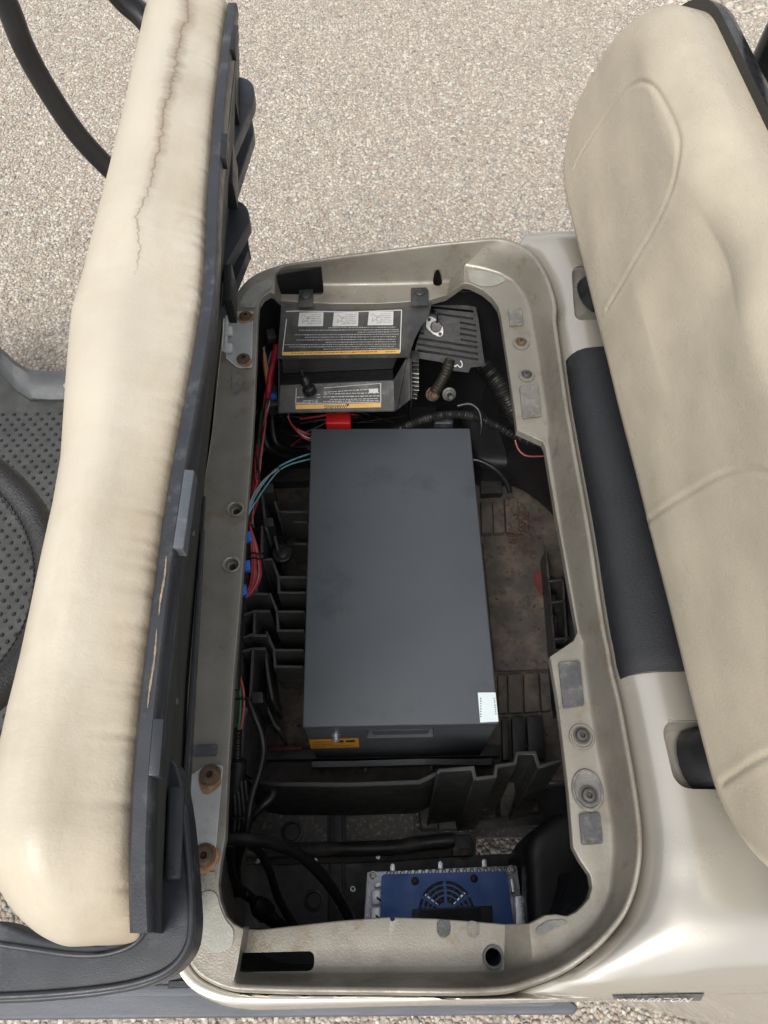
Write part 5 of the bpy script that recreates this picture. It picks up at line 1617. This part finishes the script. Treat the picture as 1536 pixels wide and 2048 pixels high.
for j in range(10):
    v = 722 + j * 8.2
    z = .56 - j * .0085
    fin = [P(821, v, z), P(838 + (j > 7) * -4, v + 1.5, z), P(838, v + 1.5, z) + Vector((0, .03, -.004)), P(821, v, z) + Vector((0, .03, -.004))]
    prism('cooling_fin', fin, (0, 0, -.0022), M_BOLTD if j < 3 else M_ZINC, hsk, .0003, 1)
lathe('terminal_stud', [(.0135, 0), (.0135, .003), (.0085, .004), (.0085, .010), (.005, .0105), (.005, .034), (.004, .036)], P(898, 788, .48), (0, -.75, .65), M_BOLTD, hsk, 16)
lathe('terminal_stud', [(.014, 0), (.014, .003), (.010, .004), (.010, .012), (.006, .0125), (.006, .02)], P(865, 788, .48), (.1, -.7, .65), M_RUST, hsk, 14)
tube('braided_lead', [P(899, 722, .52), P(893, 742, .515), P(882, 765, .505), P(868, 785, .49)], .0115, mat('braided_copper', (.022, .019, .014), .6, .3, .4, 60, .6, 200), hsk, 12, 8, ridge=(.006, .0018))

# ------------------------------------------------------------------ cables and wires
def cable(name, label, pts, r, m, cat='cable', group=None, **kw):
    o = tube(name, [P(*p) for p in pts], r, m, None, kw.pop('n', 10), 8, **kw)
    return tag(o, label, cat, group)
cable('corrugated_conduit', 'black corrugated conduit running behind the battery to the right wall', [(790, 862, .43), (830, 845, .45), (870, 833, .465), (915, 829, .47), (955, 836, .47), (995, 853, .465), (1040, 877, .455), (1100, 897, .45)], .0092, M_CORR, 'conduit', ridge=(.0052, .0022), n=14)
cable('corrugated_conduit', 'ribbed black conduit end on the left by the red and green wires', [(477, 1456, .45), (475, 1490, .44), (474, 1530, .42), (470, 1570, .40)], .0068, M_CORR, 'conduit', ridge=(.0045, .0016), n=14)
cable('ribbed_hose', 'wide ribbed black hose in the dark far right corner of the bay', [(960, 720, .42), (1000, 770, .40), (1030, 830, .38), (1060, 880, .36)], .022, M_CORR, 'hose', ridge=(.006, .002), n=18)
cable('power_cable', 'thick black cable arching from the left edge to the charger', [(440, 1682, .52), (470, 1678, .50), (510, 1680, .48), (560, 1692, .45), (610, 1718, .41), (655, 1765, .37), (690, 1820, .33), (712, 1875, .30)], .0088, M_RUBBER, n=14)
cable('power_cable', 'middle black cable drooping from the bundle under the near rim', [(500, 1690, .44), (520, 1706, .42), (540, 1745, .38), (556, 1795, .34), (580, 1838, .30), (600, 1870, .28)], .0062, M_RUBBER)
plug_c = cable('plug_lead', 'black lead with a moulded plug lying in the near left corner', [(462, 1690, .42), (462, 1720, .40), (466, 1750, .37), (478, 1775, .34), (487, 1787, .33)], .0060, M_RUBBER)
pa_, pb_, pc_ = P(484, 1782, .335), P(510, 1803, .31), P(548, 1842, .27)
tube('plug_neck', [pa_, pa_.lerp(pb_, .5), pb_], .0085, M_RUBBER, plug_c, 12, 8, ridge=(.005, .0015))
tube('plug_body', [pb_, pb_.lerp(pc_, .3), pb_.lerp(pc_, .62)], .0165, M_RUBBER, plug_c, 14, 5, flat=.75, radii=[.010, .017, .0165])
tube('plug_tail', [pb_.lerp(pc_, .6), pc_, P(575, 1862, .25)], .011, M_RUBBER, plug_c, 12, 5, radii=[.015, .0105, .010])
cable('long_lead', 'long black lead curving down beside the tray towards the cable bundle', [(494, 1398, .46), (508, 1430, .46), (522, 1465, .45), (527, 1500, .44), (520, 1540, .44), (506, 1585, .44), (498, 1625, .44), (496, 1660, .43)], .0056, M_RUBBER)
cable('looped_cable', 'black cable loop at the left end of the tray lip', [(490, 1670, .40), (500, 1640, .41), (525, 1612, .42), (545, 1592, .42), (540, 1580, .41), (515, 1578, .39), (500, 1590, .36), (492, 1615, .34)], .0066, M_RUBBER)
bun = empty('cable_bundle', P(487, 1640, .38), 'tied bundle of black cables against the left wall of the near bay', 'cable bundle')
for j, du in enumerate((-16, -8, 0, 8)):
    tube('bundled_cable', [P(u + du, v, z) for u, v, z in ((480 + j, 1560, .42), (486, 1600, .41), (487 + j, 1640, .40), (482, 1680, .39), (474 - j * 2, 1730, .36), (472, 1790, .32))], .0052, M_RUBBER, bun, 8, 6)
for v in (1640, 1672):
    tube('cable_tie', [P(486, v, .40) + Vector((math.cos(a) * .019, .001 * math.sin(a), math.sin(a) * .014)) for a in [2 * math.pi * q / 14 for q in range(14)]], .0018, M_BLACK, bun, 6, 2, closed=True)
tube('cable_bundle_sleeve', [P(478, 1520, .43), P(470, 1600, .40), P(462, 1680, .36)], .013, M_BLACK, bun, 10, 4)
# battery signal wires
sg = empty('signal_wires', P(555, 950, .40), 'pair of pale blue and grey wires arching to the battery', 'wires')
for pts, m, r in (([(636, 905, .42), (612, 910, .435), (580, 922, .46), (553, 937, .485), (530, 962, .51), (510, 992, .53), (496, 1025, .54), (490, 1040, .53)], M_WBLUE, .0017),
                  ([(636, 916, .42), (612, 920, .435), (580, 929, .46), (556, 943, .485), (534, 970, .51), (514, 1000, .53), (500, 1022, .54), (491, 1045, .53)], M_WBLUE, .0015),
                  ([(556, 938, .487), (528, 960, .512), (507, 990, .534), (494, 1022, .543)], M_WGREY, .0016)):
    tube('wire', [P(*p) for p in pts], r, m, sg, 6, 8)
tube('wire_tie', [P(557, 939, .485) + Vector((math.cos(a) * .003, math.sin(a) * .003, math.sin(a) * .005)) for a in [2 * math.pi * q / 10 for q in range(10)]], .0011, M_BLACK, sg, 6, 2, closed=True)
# main harness down the left side
har = empty('wire_harness', P(505, 1000, .4), 'red and black wire harness with blue connectors along the left edge', 'wire harness')
rw = random.Random(5)
basep_ = [(540, 700, .50), (541, 740, .49), (536, 790, .48), (526, 850, .49), (518, 900, .50), (512, 950, .51), (512, 985, .52), (506, 1020, .53), (501, 1050, .54)]
for j in range(9):
    m = (M_WRED, M_WRED, M_RUBBER, M_WGREY, M_WRED, M_RUBBER, M_WPINK, M_WRED, M_WGREEN)[j]
    pts = [P(u + rw.uniform(-7, 7), v + rw.uniform(-4, 4), z + rw.uniform(-.02, .01)) for u, v, z in basep_]
    tube('wire', pts, .0017 if j != 1 else .002, m, har, 6, 6)
for j in range(12):
    m = (M_WRED, M_WRED, M_RUBBER, M_WRED, M_WPINK, M_WRED, M_WRED, M_RUBBER, M_WRED, M_WGREY, M_WRED, M_WRED)[j]
    b = 4 + j * 1.7
    pts = [P(500, 1052, .54), P(501 + b * .45, 1085, .535), P(500 + b * .9, 1125, .52), P(499 + b * .95, 1155, .51), P(494 + b * .62, 1180, .51), P(488 + b * .2, 1195, .51)]
    tube('wire', pts, .0017, m, har, 6, 6)
tube('harness_sleeve', [P(487, 1040, .53), P(489, 1080, .53), P(486, 1130, .53), P(480, 1200, .52), P(474, 1300, .5), P(470, 1380, .49)], .008, M_BLACK, har, 10, 5)
for u, v in ((496, 1075), (493, 1133), (486, 1182)):
    c = P(u, v, .545)
    box('blue_connector', c, (.0125, .0175, .013), M_CONN, har, .002, (.1, .1, .12))
    box('connector_latch', c + Vector((.0005, 0, .0072)), (.006, .010, .003), M_CONN, har, .0008, (.1, .1, .12))
for v in (1108, 1118):
    tube('harness_tie', [P(496, v, .535), P(508, v - 2, .54), P(520, v, .53), P(540, v - 4, .40)], .0016, M_BLACK, har, 6, 5)
cable('battery_lead', 'thick dark red battery lead beside the left end of the controller cover', [(553, 690, .53), (548, 720, .52), (541, 750, .51), (538, 778, .50), (536, 800, .48)], .0062, M_WRED)
box_c = box('relay_block', P(546, 800, .47), (.022, .045, .04), M_BLACKD, har, .002, (.2, 0, .1))
box('fuse_holder', P(548, 793, .50), (.011, .010, .008), M_CONN, har, .0015)
box('plug_housing', P(541, 672, .56), (.018, .022, .02), M_BLACKD, har, .003, (.3, .2, .4))
for j, m in enumerate((M_WRED, M_YELLOW, M_WGREY)):
    tube('wire', [P(530 - j * 2, 690 + j * 3, .53), P(526 + j * 3, 715, .52), P(529 + j * 3, 745, .51), P(534 + j * 2, 775, .50)], .0016, m, har, 6, 6)
# leads between controller and battery
ld = empty('controller_leads', P(600, 850, .4), 'thin red, grey and black leads hanging below the controller cover', 'wires')
for j, m in enumerate((M_WRED, M_RUBBER, M_WGREY, M_WRED)):
    tube('wire', [P(577 + j, 822, .47), P(578 - j * .5, 835, .46), P(590 + j * 1.5 - 4, 852 + j * 2, .45), P(612, 866 + j * 4, .44), P(640, 872 + j * 4, .425)], .0016, m, ld, 6, 6)
for j, m in enumerate((M_WRED, M_RUBBER)):
    tube('wire', [P(600, 838 + j * 8, .43), P(640, 832 + j * 8, .44), P(680, 826 + j * 10, .44), P(720, 832, .42)], .0026, m, ld, 8, 6)
# loose thin wires around the harness
lw = empty('loose_wires', P(560, 870, .35), 'tangle of thin black and red wires in the dark gap behind the battery', 'wires')
rq = random.Random(31)
for j in range(10):
    u0, v0 = rq.uniform(520, 600), rq.uniform(800, 900)
    pts = []
    z0 = rq.uniform(.30, .42)
    for q in range(6):
        pts.append(P(u0, v0, z0))
        u0 += rq.uniform(10, 70)
        v0 += rq.uniform(-22, 22)
        z0 += rq.uniform(-.02, .02)
        v0 = min(v0, 845) if u0 > 615 else v0
    tube('wire', pts, rq.choice((.0016, .002, .003)), rq.choice((M_RUBBER, M_RUBBER, M_RUBBER, M_WRED, M_BLACK, M_CORR)), lw, 6, 5)
# two black cables looping in the far left of the bay
cable('looped_cable', 'outer black cable bending under the wire harness on the far left', [(528, 800, .40), (527, 850, .38), (534, 890, .36), (560, 908, .33), (600, 912, .30)], .0072, M_RUBBER)
cable('looped_cable', 'inner black cable bending past the front left corner of the cover', [(545, 810, .40), (545, 850, .38), (553, 885, .36), (580, 900, .33), (610, 902, .30)], .0072, M_RUBBER)
cable('sensor_lead', 'thin black lead hanging over the corrugated conduit', [(915, 812, .50), (940, 808, .505), (958, 822, .50), (963, 850, .485), (961, 868, .47)], .0032, M_RUBBER)
cable('accessory_wire', 'thin red wire looping under the notch of the right flange', [(1030, 880, .47), (1038, 900, .46), (1055, 912, .455), (1092, 912, .45)], .0017, M_WPINK)
cable('brake_hose', 'black hose curving out from behind the right side of the battery', [(930, 918, .33), (960, 922, .33), (990, 938, .32), (1012, 962, .30), (1020, 985, .28)], .0058, M_RUBBER)
# pair by the left tray
pr_ = empty('tail_wires', P(485, 1400, .4), 'short red and green wires entering a conduit near the front left bracket', 'wires')
tube('wire', [P(*p) for p in ((478, 1348, .47), (484, 1368, .475), (488, 1395, .475), (487, 1425, .47), (482, 1458, .46))], .0022, M_WPINK, pr_, 8, 8)
tube('wire', [P(*p) for p in ((474, 1352, .47), (479, 1372, .475), (481, 1400, .475), (480, 1430, .47), (477, 1458, .46))], .0022, M_WGREEN, pr_, 8, 8)
tube('wire_tie', [P(472, 1398, .475), P(486, 1397, .483), P(496, 1399, .47)], .0018, M_BLACK, pr_, 6, 4)
